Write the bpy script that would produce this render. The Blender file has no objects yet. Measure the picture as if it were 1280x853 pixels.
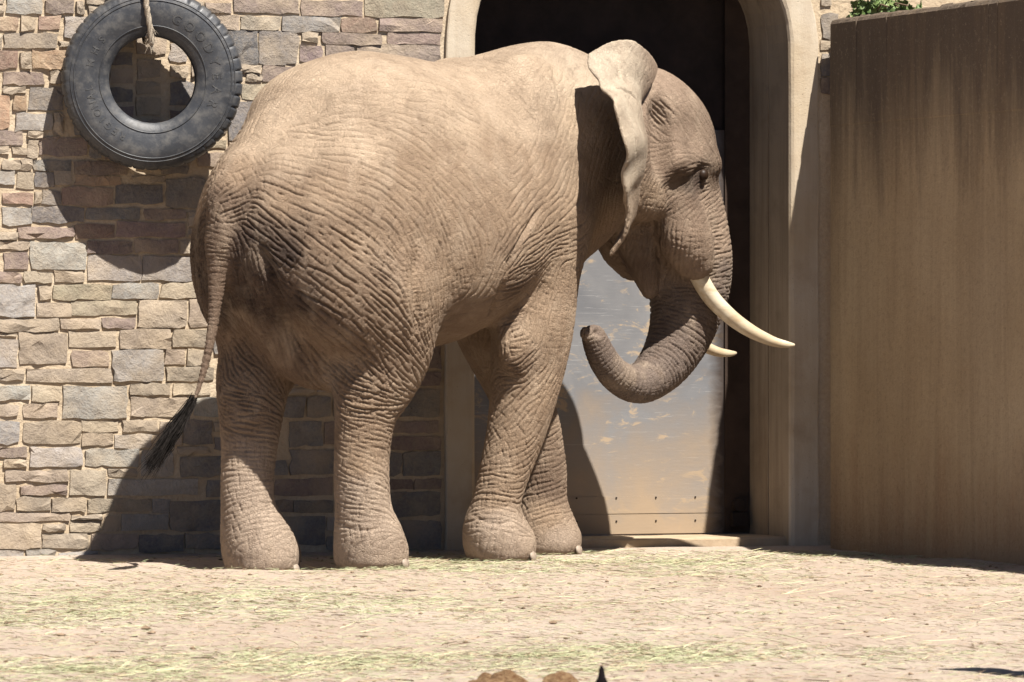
import bpy, bmesh, math, random, time
import numpy as np
from mathutils import Vector, Matrix, kdtree
from mathutils.bvhtree import BVHTree
T0 = time.time()
random.seed(7); RNG = np.random.default_rng(7)
scene = bpy.context.scene
COL = scene.collection
R = math.radians

# ------------------------------------------------------------------ camera, sky, sun
# world: the facade is the plane y = 0 (x to the right along it), ground z = 0
PSI = R(21.0)                      # the camera looks at the facade 21 degrees off square
CAM_D, CAM_H, FPX = 35.0, 1.2975, 7000.0
CS, SN = math.cos(PSI), math.sin(PSI)
cam = bpy.data.cameras.new('camera')
cam.sensor_width = 36.0; cam.lens = 36.0 * FPX / 1280.0
cam.clip_start = 0.5; cam.clip_end = 2000
cam.dof.use_dof = True; cam.dof.focus_distance = 32.6; cam.dof.aperture_fstop = 11.0
camo = bpy.data.objects.new('camera', cam); COL.objects.link(camo)
camo.location = (-CAM_D * SN, -CAM_D * CS, CAM_H)
camo.rotation_euler = (R(90), 0, -PSI)
scene.camera = camo

SUN = Vector((0.262, -1.0, 1.57)).normalized()     # direction towards the sun
world = bpy.data.worlds.new('World'); scene.world = world; world.use_nodes = True
wn = world.node_tree; wn.nodes.clear()
wo = wn.nodes.new('ShaderNodeOutputWorld'); bg = wn.nodes.new('ShaderNodeBackground'); sky = wn.nodes.new('ShaderNodeTexSky')
sky.sky_type = 'NISHITA'; sky.air_density = 0.45; sky.dust_density = 0.3; sky.sun_disc = False
sky.sun_elevation = math.asin(SUN.z); sky.sun_rotation = math.atan2(SUN.x, SUN.y)
bg.inputs['Strength'].default_value = 0.05
wn.links.new(sky.outputs[0], bg.inputs[0]); wn.links.new(bg.outputs[0], wo.inputs[0])
sl = bpy.data.lights.new('sun', 'SUN'); sl.energy = 5.0; sl.angle = R(0.5); sl.color = (1.0, 0.95, 0.88)
so = bpy.data.objects.new('sun', sl); COL.objects.link(so); so.location = (5, -20, 25)
so.rotation_euler = SUN.to_track_quat('Z', 'Y').to_euler()
scene.view_settings.view_transform = 'Standard'; scene.view_settings.look = 'None'
scene.view_settings.gamma = 1.0; scene.view_settings.use_curve_mapping = False
scene.view_settings.exposure = 1.42

# ------------------------------------------------------------------ helpers
def wall_at(px, py, d=0.0):
    """photo measure -> world point on the plane d metres in front of the facade"""
    s = (px - 640.0) / FPX
    x = (s * (CAM_D - CS * d) - SN * d) / (CS - s * SN)
    Z = CAM_D + SN * x - CS * d
    return Vector((x, -d, CAM_H - (py - 426.5) * Z / FPX))

def ground_at(px, py, z=0.0):
    Z = FPX * (CAM_H - z) / (py - 426.5); X = (px - 640.0) / FPX * Z
    return Vector((X * CS + Z * SN - CAM_D * SN, -X * SN + Z * CS - CAM_D * CS, z))

def tag(o, label=None, cat=None, group=None, kind=None):
    if label: o['label'] = label
    if cat: o['category'] = cat
    if group: o['group'] = group
    if kind: o['kind'] = kind
    return o

def empty(name, loc=(0, 0, 0), rz=0.0):
    o = bpy.data.objects.new(name, None); COL.objects.link(o)
    o.location = loc; o.rotation_euler = (0, 0, rz); o.empty_display_size = 0.2
    return o

def obj(name, me, mat=None, parent=None, smooth=False):
    o = bpy.data.objects.new(name, me); COL.objects.link(o)
    if mat and not me.materials: me.materials.append(mat)
    if parent: o.parent = parent
    if smooth: me.shade_smooth()
    return o

def mesh_from(name, V, Fq):
    """fast mesh from arrays of vertices and equal-sided faces (or a list of lists)"""
    me = bpy.data.meshes.new(name)
    if isinstance(Fq, np.ndarray):
        V = np.asarray(V, np.float32); n = Fq.shape[1]
        me.vertices.add(len(V)); me.vertices.foreach_set('co', V.ravel())
        me.loops.add(Fq.size); me.loops.foreach_set('vertex_index', Fq.astype(np.int32).ravel())
        me.polygons.add(len(Fq)); me.polygons.foreach_set('loop_start', np.arange(0, Fq.size, n, dtype=np.int32))
        me.update(calc_edges=True)
    else:
        me.from_pydata([tuple(v) for v in V], [], Fq)
    return me

class MB:
    """collects simple shapes into one mesh"""
    def __init__(self): self.v = []; self.f = []
    def box(self, a, b, M=None):
        i = len(self.v)
        P = [Vector((x, y, z)) for x in (a[0], b[0]) for y in (a[1], b[1]) for z in (a[2], b[2])]
        if M: P = [M @ p for p in P]
        self.v += P
        self.f += [[i + k for k in q] for q in ((0, 1, 3, 2), (4, 6, 7, 5), (0, 4, 5, 1), (2, 3, 7, 6), (0, 2, 6, 4), (1, 5, 7, 3))]
    def tube(self, pts, rad, n=8, cap=True):
        pts = [Vector(p) for p in pts]; i0 = len(self.v); up = None
        for k, p in enumerate(pts):
            t = (pts[min(k + 1, len(pts) - 1)] - pts[max(k - 1, 0)]).normalized()
            if up is None: up = t.orthogonal().normalized()
            up = (up - t * up.dot(t)).normalized(); s = t.cross(up)
            r = rad[k] if hasattr(rad, '__len__') else rad
            for j in range(n):
                a = 2 * math.pi * j / n
                self.v.append(p + (up * math.cos(a) + s * math.sin(a)) * r)
        for k in range(len(pts) - 1):
            for j in range(n):
                a = i0 + k * n + j; b = i0 + k * n + (j + 1) % n
                self.f.append([a, b, b + n, a + n])
        if cap:
            self.f.append([i0 + j for j in range(n)][::-1]); e = i0 + (len(pts) - 1) * n
            self.f.append([e + j for j in range(n)])
    def mesh(self, name):
        me = bpy.data.meshes.new(name); me.from_pydata([tuple(v) for v in self.v], [], self.f); me.update(); return me
    def build(self, name, mat, parent=None, smooth=False, bevel=0):
        o = obj(name, self.mesh(name), mat, parent, smooth)
        if bevel:
            b = o.modifiers.new('bevel', 'BEVEL'); b.width = bevel; b.segments = 2; b.limit_method = 'ANGLE'
        return o

ALBEDO = 0.65
# node helpers -------------------------------------------------------------
class NT:
    def __init__(self, name, rough=0.9, spec=0.2):
        self.m = bpy.data.materials.new(name); self.m.use_nodes = True
        self.t = self.m.node_tree; self.b = self.t.nodes['Principled BSDF']
        self.b.inputs['Roughness'].default_value = rough; self.b.inputs['Specular IOR Level'].default_value = spec
        self.tc = None
    def n(self, ty, **kw):
        nd = self.t.nodes.new('ShaderNode' + ty)
        for k, v in kw.items():
            if k.startswith('i_'):
                nd.inputs[k[2:].replace('_', ' ')].default_value = v
            else: setattr(nd, k, v)
        return nd
    def l(self, a, b): self.t.links.new(a, b)
    def coord(self, which='Object', scale=(1, 1, 1), loc=(0, 0, 0)):
        if not self.tc: self.tc = self.n('TexCoord')
        mp = self.n('Mapping'); mp.inputs['Scale'].default_value = scale; mp.inputs['Location'].default_value = loc
        self.l(self.tc.outputs[which], mp.inputs[0]); return mp.outputs[0]
    def noise(self, vec, scale, detail=5, rough=0.55, dist=0.0):
        nd = self.n('TexNoise'); nd.inputs['Scale'].default_value = scale; nd.inputs['Detail'].default_value = detail
        nd.inputs['Roughness'].default_value = rough; nd.inputs['Distortion'].default_value = dist
        if vec is not None: self.l(vec, nd.inputs['Vector'])
        return nd.outputs['Fac']
    def ramp(self, fac, stops):
        nd = self.n('ValToRGB'); cr = nd.color_ramp
        while len(cr.elements) < len(stops): cr.elements.new(0.5)
        for e, (p, c) in zip(cr.elements, stops):
            e.position = p; e.color = (c[0], c[1], c[2], 1) if hasattr(c, '__len__') else (c, c, c, 1)
        self.l(fac, nd.inputs[0]); return nd.outputs[0]
    def mix(self, fac, a, b, mode='MIX'):
        nd = self.n('Mix'); nd.data_type = 'RGBA'; nd.blend_type = mode
        for s, v in ((nd.inputs[0], fac), (nd.inputs[6], a), (nd.inputs[7], b)):
            if hasattr(v, 'is_output') or isinstance(v, bpy.types.NodeSocket): self.l(v, s)
            elif hasattr(v, '__len__'): s.default_value = (v[0], v[1], v[2], 1)
            else: s.default_value = v
        return nd.outputs[2]
    def math(self, op, a, b=0.5, clamp=False):
        nd = self.n('Math'); nd.operation = op; nd.use_clamp = clamp
        for s, v in ((nd.inputs[0], a), (nd.inputs[1], b)):
            if isinstance(v, bpy.types.NodeSocket): self.l(v, s)
            else: s.default_value = v
        return nd.outputs[0]
    def color(self, c):
        # colours above were matched at one exposure; ALBEDO brings them to real-world reflectance
        s = self.b.inputs['Base Color']
        if isinstance(c, bpy.types.NodeSocket): self.l(self.mix(1.0, c, (ALBEDO,) * 3, 'MULTIPLY'), s)
        else: s.default_value = (c[0] * ALBEDO, c[1] * ALBEDO, c[2] * ALBEDO, 1)
    def bump(self, h, strength=0.5, dist=0.01, normal=None):
        nd = self.n('Bump'); nd.inputs['Strength'].default_value = strength; nd.inputs['Distance'].default_value = dist
        self.l(h, nd.inputs['Height'])
        if normal is not None: self.l(normal, nd.inputs['Normal'])
        self.l(nd.outputs[0], self.b.inputs['Normal']); return nd.outputs[0]
# ------------------------------------------------------------------ materials of the setting
def mat_mortar():
    m = NT('sandy_mortar', 0.95, 0.1); c = m.coord()
    big = m.noise(c, 1.3, 4); fine = m.noise(c, 45, 6, .65); mid = m.noise(c, 9, 5)
    col = m.ramp(big, [(.3, (.55, .43, .29)), (.7, (.66, .55, .41))])
    col = m.mix(m.ramp(mid, [(.45, 0), (.7, .5)]), col, (.48, .38, .27))
    col = m.mix(m.ramp(fine, [(.35, .45), (.6, 0)]), col, (.40, .30, .20))
    m.color(col)
    h = m.math('ADD', m.math('MULTIPLY', fine, .5), m.math('MULTIPLY', mid, 1.0))
    m.bump(h, .9, .02); return m.m
def mat_stone():
    m = NT('split_stone', 0.88, 0.2); c = m.coord('Object'); oi = m.n('ObjectInfo')
    # shift the grain per stone so that no two look alike
    add = m.n('VectorMath'); add.operation = 'ADD'; m.l(c, add.inputs[0])
    sc = m.n('VectorMath'); sc.operation = 'SCALE'; m.l(oi.outputs['Location'], sc.inputs[0]); sc.inputs[3].default_value = 3.7
    m.l(sc.outputs[0], add.inputs[1]); v = add.outputs[0]
    n1 = m.noise(v, 9, 8, .68, .4); n2 = m.noise(v, 48, 8, .75); n3 = m.noise(v, 3, 3)
    col = m.mix(m.ramp(n1, [(.35, .5), (.6, 0)]), oi.outputs['Color'], (.17, .135, .11))
    col = m.mix(m.ramp(n2, [(.4, 0), (.75, .45)]), col, (.55, .45, .33))
    col = m.mix(m.ramp(n3, [(.46, 0), (.74, .6)]), col, (.55, .43, .29))      # mortar smears
    m.color(col)
    h = m.math('ADD', m.math('MULTIPLY', n1, 1.2), m.math('MULTIPLY', n2, .45))
    m.bump(h, 1.0, .018); return m.m
def mat_concrete(name, a, b, stain, streak=.35):
    m = NT(name, 0.9, 0.15); c = m.coord(); cs = m.coord(scale=(9, 9, .55))
    n1 = m.noise(c, 1.6, 5); n2 = m.noise(cs, 1.5, 6, .6); n3 = m.noise(c, 60, 5, .7); n4 = m.noise(c, 5, 5, .6)
    col = m.mix(m.ramp(n1, [(.35, 0), (.65, 1)]), a, b)
    col = m.mix(m.ramp(n2, [(.45, 0), (.75, streak)]), col, stain)
    col = m.mix(m.ramp(n4, [(.52, 0), (.75, .4)]), col, stain)
    vo = m.n('TexVoronoi'); vo.inputs['Scale'].default_value = 26; m.l(c, vo.inputs['Vector'])
    pit = m.ramp(vo.outputs['Distance'], [(.03, 1), (.09, 0)])
    m.color(m.mix(m.math('MULTIPLY', pit, .5), col, (.08, .06, .05)))
    h = m.math('SUBTRACT', m.math('ADD', m.math('MULTIPLY', n3, .4), m.math('MULTIPLY', n4, .8)), m.math('MULTIPLY', pit, .8))
    m.bump(h, .55, .012); return m.m
def mat_yardwall():
    m = NT('stained_board_marked_concrete', 0.92, 0.12); c = m.coord(); cs = m.coord(scale=(1, 4.2, .30)); cw = m.coord(scale=(1, 5, .5))
    n1 = m.noise(c, .9, 4); n2 = m.noise(cs, 1.4, 8, .72, .8); n3 = m.noise(c, 70, 5, .7); n4 = m.noise(cw, 1.2, 5, .6, .6); n5 = m.noise(c, 14, 5, .65)
    col = m.mix(m.ramp(n1, [(.35, 0), (.65, 1)]), (.56, .415, .25), (.66, .51, .325))
    col = m.mix(m.ramp(n2, [(.42, 0), (.74, .5)]), col, (.36, .26, .16))
    # soot and algae washed down from the coping, a stain with ragged lower edge
    sep = m.n('SeparateXYZ'); m.l(m.tc.outputs['Object'], sep.inputs[0])
    d = m.math('ADD', sep.outputs[2], m.math('MULTIPLY', m.math('SUBTRACT', n4, .5), 1.5))
    top = m.ramp(m.math('MULTIPLY', m.math('SUBTRACT', d, 2.2), 1.0), [(.0, 0), (.75, .85), (1, .92)])
    col = m.mix(top, col, (.12, .092, .074))
    low = m.ramp(m.math('ADD', d, .1), [(.1, .55), (.75, 0)])
    col = m.mix(low, col, (.38, .22, .125))
    sx = m.noise(m.coord(scale=(1, 3.2, .12)), 2.0, 4, .7); col = m.mix(m.ramp(sx, [(.52, 0), (.70, .30)]), col, (.30, .21, .13))
    pale = m.ramp(m.math('MULTIPLY', n5, n2), [(.42, 0), (.55, .5)])
    col = m.mix(pale, col, (.70, .55, .36))
    n6 = m.noise(c, 38, 6, .8)
    col = m.mix(m.ramp(n6, [(.34, .4), (.47, 0)]), col, (.22, .155, .10)); col = m.mix(m.ramp(n6, [(.55, 0), (.7, .35)]), col, (.78, .62, .42))
    m.color(col)
    m.bump(m.math('ADD', m.math('MULTIPLY', n6, 1.1), m.math('ADD', n2, n5)), .7, .016); return m.m
def mat_steel_grey():
    m = NT('scuffed_grey_steel', 0.5, 0.4); c = m.coord(); m.b.inputs['Metallic'].default_value = 0.0
    n1 = m.noise(c, 1.7, 5, .6, .5); n2 = m.noise(m.coord(scale=(1, 1, 2.2)), 6, 6, .65, .8); n3 = m.noise(m.coord(scale=(2, 1, 14)), 5, 5, .7)
    col = m.mix(m.ramp(n1, [(.35, 0), (.65, 1)]), (.16, .163, .175), (.25, .248, .25))
    rot = m.n('Mapping'); rot.inputs['Rotation'].default_value = (0, R(38), 0); rot.inputs['Scale'].default_value = (1.2, 1, 34); m.l(m.tc.outputs['Object'], rot.inputs[0])
    scr = m.ramp(m.noise(rot.outputs[0], 3.0, 3, .6), [(.63, 0), (.66, 1)])
    col = m.mix(m.math('MULTIPLY', scr, .5), col, (.45, .45, .45))
    col = m.mix(m.ramp(m.math('MULTIPLY', n2, m.math('ADD', n1, .35)), [(.485, 0), (.56, .7)]), col, (.50, .37, .23))   # dried mud
    sep = m.n('SeparateXYZ'); m.l(m.tc.outputs['Object'], sep.inputs[0])
    d = m.math('ADD', sep.outputs[2], m.math('MULTIPLY', m.math('SUBTRACT', n1, .5), 2.0))
    col = m.mix(m.ramp(d, [(.10, .9), (.95, 0)]), col, (.42, .31, .20))       # sand thrown up along the bottom
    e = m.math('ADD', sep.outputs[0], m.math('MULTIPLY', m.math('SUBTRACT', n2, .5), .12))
    col = m.mix(m.ramp(m.math('MULTIPLY', m.math('SUBTRACT', e, .775), 1.0), [(.0, 0), (.10, .93)]), col, (.05, .034, .026))  # dark strip paints in the shade beside the right reveal
    m.color(col); m.bump(m.math('ADD', n3, m.math('MULTIPLY', n2, .5)), .15, .006); return m.m
def mat_simple(name, c1, c2, scale=8, rough=.8, spec=.25, bump=.4, dist=.01, metal=0):
    m = NT(name, rough, spec); v = m.coord(); n = m.noise(v, scale, 6, .62)
    m.b.inputs['Metallic'].default_value = metal
    m.color(m.mix(m.ramp(n, [(.35, 0), (.65, 1)]), c1, c2)); m.bump(m.noise(v, scale * 4, 5, .65), bump, dist); return m.m

M_MORTAR, M_STONE = mat_mortar(), mat_stone()
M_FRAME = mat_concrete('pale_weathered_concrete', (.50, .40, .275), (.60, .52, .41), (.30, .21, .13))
M_REVEAL = mat_concrete('shade_darkened_concrete', (.36, .285, .20), (.46, .37, .265), (.20, .14, .09), .6)  # darker concrete: shade of the deep recess put into the colour
M_YARD, M_DOOR = mat_yardwall(), mat_steel_grey()
M_DARK = mat_simple('dark_steel_and_shade', (.030, .022, .018), (.05, .035, .028), 5, .8, .15)
M_SILL = mat_simple('dusty_concrete_sill', (.42, .31, .2), (.55, .43, .30), 6, .95, .1, .6)

# ------------------------------------------------------------------ ground: one sheet out to the horizon
def vnoise(x, y, seed, scale):
    """smooth value noise on arrays"""
    r = np.random.default_rng(seed); T = r.random((256, 256)).astype(np.float32)
    u, v = x * scale, y * scale; iu, iv = np.floor(u).astype(int), np.floor(v).astype(int)
    fu, fv = u - iu, v - iv; fu = fu * fu * (3 - 2 * fu); fv = fv * fv * (3 - 2 * fv)
    g = lambda a, b: T[a % 256, b % 256]
    return (g(iu, iv) * (1 - fu) + g(iu + 1, iv) * fu) * (1 - fv) + (g(iu, iv + 1) * (1 - fu) + g(iu + 1, iv + 1) * fu) * fv - .5
FEET = []
def ground_h(x, y):
    h = .030 * vnoise(x, y, 1, .55) + .018 * vnoise(x, y, 2, 1.9) + .010 * vnoise(x, y, 3, 5.5) + .006 * vnoise(x, y, 4, 14)
    h = h * np.clip((-y + .25) / 1.0, .25, 1.0) - .020
    for fx, fy, fz, r in FEET:
        d = np.hypot(x - fx, y - fy); w = np.clip((r + .45 - d) / .45, 0, 1); w = w * w * (3 - 2 * w)
        h = h * (1 - w) + (fz + .006) * w
        ring = np.exp(-((d - r - .03) / .05) ** 2); h = h + .010 * ring * (d > r - .02)
    h = h + .018 * np.exp(-((y + .03) / .12) ** 2) * (x < 2.2)                 # drift of sand at the wall foot
    return h
def build_ground():
    fx = np.concatenate([[-400, -150, -60, -25, -12, -7], np.arange(-5.2, 6.4, .045), [8, 12, 25, 60, 150, 400]])
    fy = np.concatenate([[-400, -150, -60, -34], np.arange(-26, -15.6, .12), np.arange(-15.5, .75, .05), [2, 6, 20, 60, 150, 400]])
    X, Y = np.meshgrid(fx, fy, indexing='ij'); Zg = ground_h(X, Y)
    far = (np.abs(X) > 7) | (Y < -27) | (Y > 1); Zg[far] = 0
    V = np.stack([X, Y, Zg], -1).reshape(-1, 3); n, k = len(fx), len(fy)
    i = (np.arange(n - 1)[:, None] * k + np.arange(k - 1)[None, :]).ravel()
    me = mesh_from('ground', V, np.stack([i, i + k, i + k + 1, i + 1], 1))
    m = NT('sandy_yard_soil', 0.97, 0.08); c = m.coord(); cs = m.coord(scale=(1, .45, 1))
    n1 = m.noise(cs, .8, 5, .6); n2 = m.noise(c, 5, 6, .65); n3 = m.noise(c, 40, 6, .75); n4 = m.noise(c, 120, 6, .85)
    col = m.mix(m.ramp(n1, [(.35, 0), (.65, 1)]), (.505, .395, .305), (.595, .49, .395))
    col = m.mix(m.ramp(n2, [(.5, 0), (.8, .5)]), col, (.52, .39, .295))
    col = m.mix(m.ramp(n3, [(.57, 0), (.72, .7)]), col, (.36, .25, .17))
    col = m.mix(m.ramp(n3, [(.28, .5), (.42, 0)]), col, (.66, .555, .45))
    col = m.mix(m.ramp(n4, [(.60, 0), (.70, .6)]), col, (.34, .235, .165)); col = m.mix(m.ramp(n4, [(.34, .6), (.44, 0)]), col, (.67, .57, .465))
    m.color(col)
    m.bump(m.math('ADD', m.math('MULTIPLY', n3, 1.2), m.math('ADD', m.math('MULTIPLY', n4, .6), n2)), .75, .018)
    return tag(obj('ground', me, m.m, None, True), 'pale sandy yard ground strewn with hay', kind='structure')

# ------------------------------------------------------------------ arched doorway
XL, XR, ZS, RISE = -.252, 1.882, 2.92, .80
FRONT, DOORY = -.03, .62
def arch_contour(n=26):
    cx, a = (XL + XR) / 2, (XR - XL) / 2; P = []
    for z in np.linspace(-.12, ZS, 10)[:-1]: P.append((XL, z, -1, 0))
    for t in np.linspace(math.pi, 0, n):
        c, s = math.cos(t), math.sin(t); cc, ss = math.copysign(abs(c) ** .5, c), s ** .5      # basket arch
        x, z = cx + a * cc, ZS + RISE * ss; nx, nz = cc ** 3 / a, ss ** 3 / RISE; L = math.hypot(nx, nz)
        P.append((x, z, nx / L, nz / L))
    for z in np.linspace(ZS, -.12, 10)[1:]: P.append((XR, z, 1, 0))
    return P
def outer_x(z, side):
    if z <= ZS: return (XL - .2) if side < 0 else (XR + .2)
    q = min(1, (z - ZS) / (RISE + .2)); cx = (XL + XR) / 2; a = (XR - XL) / 2 + .2
    return cx + side * a * max(0, 1 - q ** 4) ** .25
def build_doorway():
    d = empty('arched_doorway', ((XL + XR) / 2, 0, 0)); ox = d.location.x
    prof = [(.06, .20), (FRONT, .20), (FRONT - .006, .19), (FRONT - .006, .03), (FRONT + .004, .012), (FRONT + .022, .002), (.30, 0), (.303, .014), (.314, .014), (.317, 0), (DOORY + .6, 0)]
    C = arch_contour(); V = []; F = []
    for j, (x, z, nx, nz) in enumerate(C):
        for (y, o) in prof:
            w = .004 * math.sin(j * 2.1 + o * 40) if o in (.2, .03) else 0
            V.append((x + nx * (o + w) - ox, y, z + nz * (o + w)))
    k = len(prof)
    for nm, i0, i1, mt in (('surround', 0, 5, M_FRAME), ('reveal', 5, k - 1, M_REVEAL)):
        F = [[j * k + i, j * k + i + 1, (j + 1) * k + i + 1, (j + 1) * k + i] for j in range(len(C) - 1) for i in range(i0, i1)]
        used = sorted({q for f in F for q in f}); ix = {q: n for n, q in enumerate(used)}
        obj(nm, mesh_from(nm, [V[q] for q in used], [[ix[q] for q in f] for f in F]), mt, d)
    mb = MB(); mb.box((XL - ox - .02, .03, -.1), (XR - ox + .02, DOORY + .5, .05)); mb.build('threshold', M_SILL, d, bevel=.012)
    tag(d, 'tall arched doorway framed in pale weathered concrete', 'doorway')
    # the door leaf itself
    t = empty('steel_door', ((XL + XR) / 2, DOORY, .05)); t.location.z = 0
    w = (XR - XL) / 2 - .006
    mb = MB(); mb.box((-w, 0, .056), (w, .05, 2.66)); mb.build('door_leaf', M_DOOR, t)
    mb = MB(); mb.box((-w, -.006, .060), (w, -.001, .185)); kp = mb.build('kick_plate', M_DOOR, t)
    mb = MB(); mb.box((-w, -.005, .190), (w, -.001, .30)); kq = mb.build('kick_plate', M_DOOR, t)
    riv = MB(); riv.tube([(0, .001, 0), (0, -.005, 0), (0, -.008, 0)], [.006, .006, .003], 8); rme = riv.mesh('rivet')
    for i in range(8):
        for z, y, p in ((.142, -.006, kp), (.292, -.005, kq)):
            o = obj('rivet', rme, M_DARK, p); o.location = (-w + .10 + i * (2 * w - .2) / 7, y, z)
    mb = MB(); mb.box((-w, .055, 2.60), (w, .10, 3.85)); mb.build('shade_panel', M_DARK, t)  # near-black panel stands in for the shade in the upper doorway
    mb = MB(); mb.box((w - .170, -.016, .056), (w + .002, -.008, 3.8)); mb.build('shade_strip', mat_simple('dark_shade_brown', (.045, .030, .022), (.075, .05, .036), 4, .85, .15), t)  # added dark board, paints the shaded strip along the door edge
    mb = MB(); mb.box((w - .14, -.07, .10), (w - .03, -.031, .19)); mb.tube([(w - .085, -.07, .24), (w - .085, -.031, .24)], .045, 16); mb.build('latch_box', M_DARK, t)
    tag(t, 'scuffed grey steel door with sand crusted lower edge inside the arch', 'door')

# ------------------------------------------------------------------ stone wall
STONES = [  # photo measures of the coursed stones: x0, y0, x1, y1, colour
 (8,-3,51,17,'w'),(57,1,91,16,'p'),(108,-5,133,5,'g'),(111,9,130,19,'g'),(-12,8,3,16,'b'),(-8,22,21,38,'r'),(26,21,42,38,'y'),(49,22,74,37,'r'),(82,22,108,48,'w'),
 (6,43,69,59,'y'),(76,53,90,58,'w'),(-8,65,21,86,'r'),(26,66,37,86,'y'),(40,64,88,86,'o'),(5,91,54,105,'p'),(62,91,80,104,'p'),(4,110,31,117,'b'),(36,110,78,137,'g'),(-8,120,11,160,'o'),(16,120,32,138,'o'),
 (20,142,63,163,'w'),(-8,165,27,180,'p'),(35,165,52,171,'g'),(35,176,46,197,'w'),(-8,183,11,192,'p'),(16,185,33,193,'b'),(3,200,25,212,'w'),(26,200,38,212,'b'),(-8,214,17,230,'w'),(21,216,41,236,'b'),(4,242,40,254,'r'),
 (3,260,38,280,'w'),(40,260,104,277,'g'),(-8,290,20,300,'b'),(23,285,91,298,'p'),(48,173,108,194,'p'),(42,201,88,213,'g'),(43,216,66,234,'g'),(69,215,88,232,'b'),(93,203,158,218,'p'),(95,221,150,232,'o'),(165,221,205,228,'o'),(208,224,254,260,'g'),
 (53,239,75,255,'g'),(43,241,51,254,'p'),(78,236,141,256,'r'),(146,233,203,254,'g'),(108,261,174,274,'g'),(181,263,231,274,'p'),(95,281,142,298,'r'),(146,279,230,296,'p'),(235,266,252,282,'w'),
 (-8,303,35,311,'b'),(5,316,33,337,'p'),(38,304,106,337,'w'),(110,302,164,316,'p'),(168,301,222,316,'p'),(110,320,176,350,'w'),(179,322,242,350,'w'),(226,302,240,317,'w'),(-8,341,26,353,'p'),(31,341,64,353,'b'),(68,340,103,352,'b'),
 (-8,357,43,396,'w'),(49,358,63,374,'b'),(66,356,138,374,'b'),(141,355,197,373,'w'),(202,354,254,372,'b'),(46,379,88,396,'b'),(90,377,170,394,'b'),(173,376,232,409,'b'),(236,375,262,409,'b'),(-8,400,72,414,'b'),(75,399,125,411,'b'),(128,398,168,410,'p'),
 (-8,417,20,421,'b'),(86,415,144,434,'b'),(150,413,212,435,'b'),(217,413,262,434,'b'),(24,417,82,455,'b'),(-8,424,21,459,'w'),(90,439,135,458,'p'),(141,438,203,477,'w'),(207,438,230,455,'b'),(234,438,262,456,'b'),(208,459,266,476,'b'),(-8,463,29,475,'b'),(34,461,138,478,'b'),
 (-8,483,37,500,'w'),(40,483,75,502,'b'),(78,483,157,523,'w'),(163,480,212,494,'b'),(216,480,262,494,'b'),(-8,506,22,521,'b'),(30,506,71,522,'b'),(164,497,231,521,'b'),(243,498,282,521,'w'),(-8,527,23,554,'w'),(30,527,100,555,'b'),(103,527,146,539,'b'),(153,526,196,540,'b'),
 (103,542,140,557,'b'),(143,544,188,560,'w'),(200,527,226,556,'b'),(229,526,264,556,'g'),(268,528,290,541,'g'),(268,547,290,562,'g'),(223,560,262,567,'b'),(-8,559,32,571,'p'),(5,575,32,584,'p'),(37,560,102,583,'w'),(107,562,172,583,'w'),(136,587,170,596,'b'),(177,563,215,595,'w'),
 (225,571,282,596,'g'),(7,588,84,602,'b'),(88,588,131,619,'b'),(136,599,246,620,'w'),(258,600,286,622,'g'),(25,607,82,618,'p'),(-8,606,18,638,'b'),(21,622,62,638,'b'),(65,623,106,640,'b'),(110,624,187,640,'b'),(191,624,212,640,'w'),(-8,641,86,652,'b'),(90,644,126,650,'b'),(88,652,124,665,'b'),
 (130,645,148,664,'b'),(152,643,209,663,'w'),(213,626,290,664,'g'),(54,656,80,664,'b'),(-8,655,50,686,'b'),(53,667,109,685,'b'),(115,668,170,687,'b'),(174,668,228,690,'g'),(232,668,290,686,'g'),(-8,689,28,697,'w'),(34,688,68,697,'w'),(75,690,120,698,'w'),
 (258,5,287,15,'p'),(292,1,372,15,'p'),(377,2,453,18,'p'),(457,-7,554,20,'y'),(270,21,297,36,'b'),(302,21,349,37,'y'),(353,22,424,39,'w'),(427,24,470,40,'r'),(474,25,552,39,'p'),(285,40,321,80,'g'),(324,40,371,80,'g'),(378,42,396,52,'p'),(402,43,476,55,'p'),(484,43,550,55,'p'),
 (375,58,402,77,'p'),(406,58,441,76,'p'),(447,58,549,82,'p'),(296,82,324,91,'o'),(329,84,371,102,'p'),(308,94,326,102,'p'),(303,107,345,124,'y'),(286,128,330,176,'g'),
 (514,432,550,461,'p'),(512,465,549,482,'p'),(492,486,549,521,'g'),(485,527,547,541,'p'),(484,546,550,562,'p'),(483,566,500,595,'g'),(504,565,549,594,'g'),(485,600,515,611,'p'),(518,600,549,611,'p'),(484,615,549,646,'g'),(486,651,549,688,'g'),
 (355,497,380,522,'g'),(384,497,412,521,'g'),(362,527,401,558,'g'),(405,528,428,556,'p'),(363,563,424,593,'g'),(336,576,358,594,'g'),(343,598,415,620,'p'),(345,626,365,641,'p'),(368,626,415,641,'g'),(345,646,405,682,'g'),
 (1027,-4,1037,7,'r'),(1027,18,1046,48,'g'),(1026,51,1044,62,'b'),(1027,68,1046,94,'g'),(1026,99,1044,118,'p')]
PAL = {'w': (.385, .365, .335), 'g': (.20, .195, .195), 'p': (.27, .205, .18), 'r': (.32, .21, .16), 'o': (.40, .26, .165), 'b': (.43, .355, .27), 'y': (.345, .30, .23)}

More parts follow.
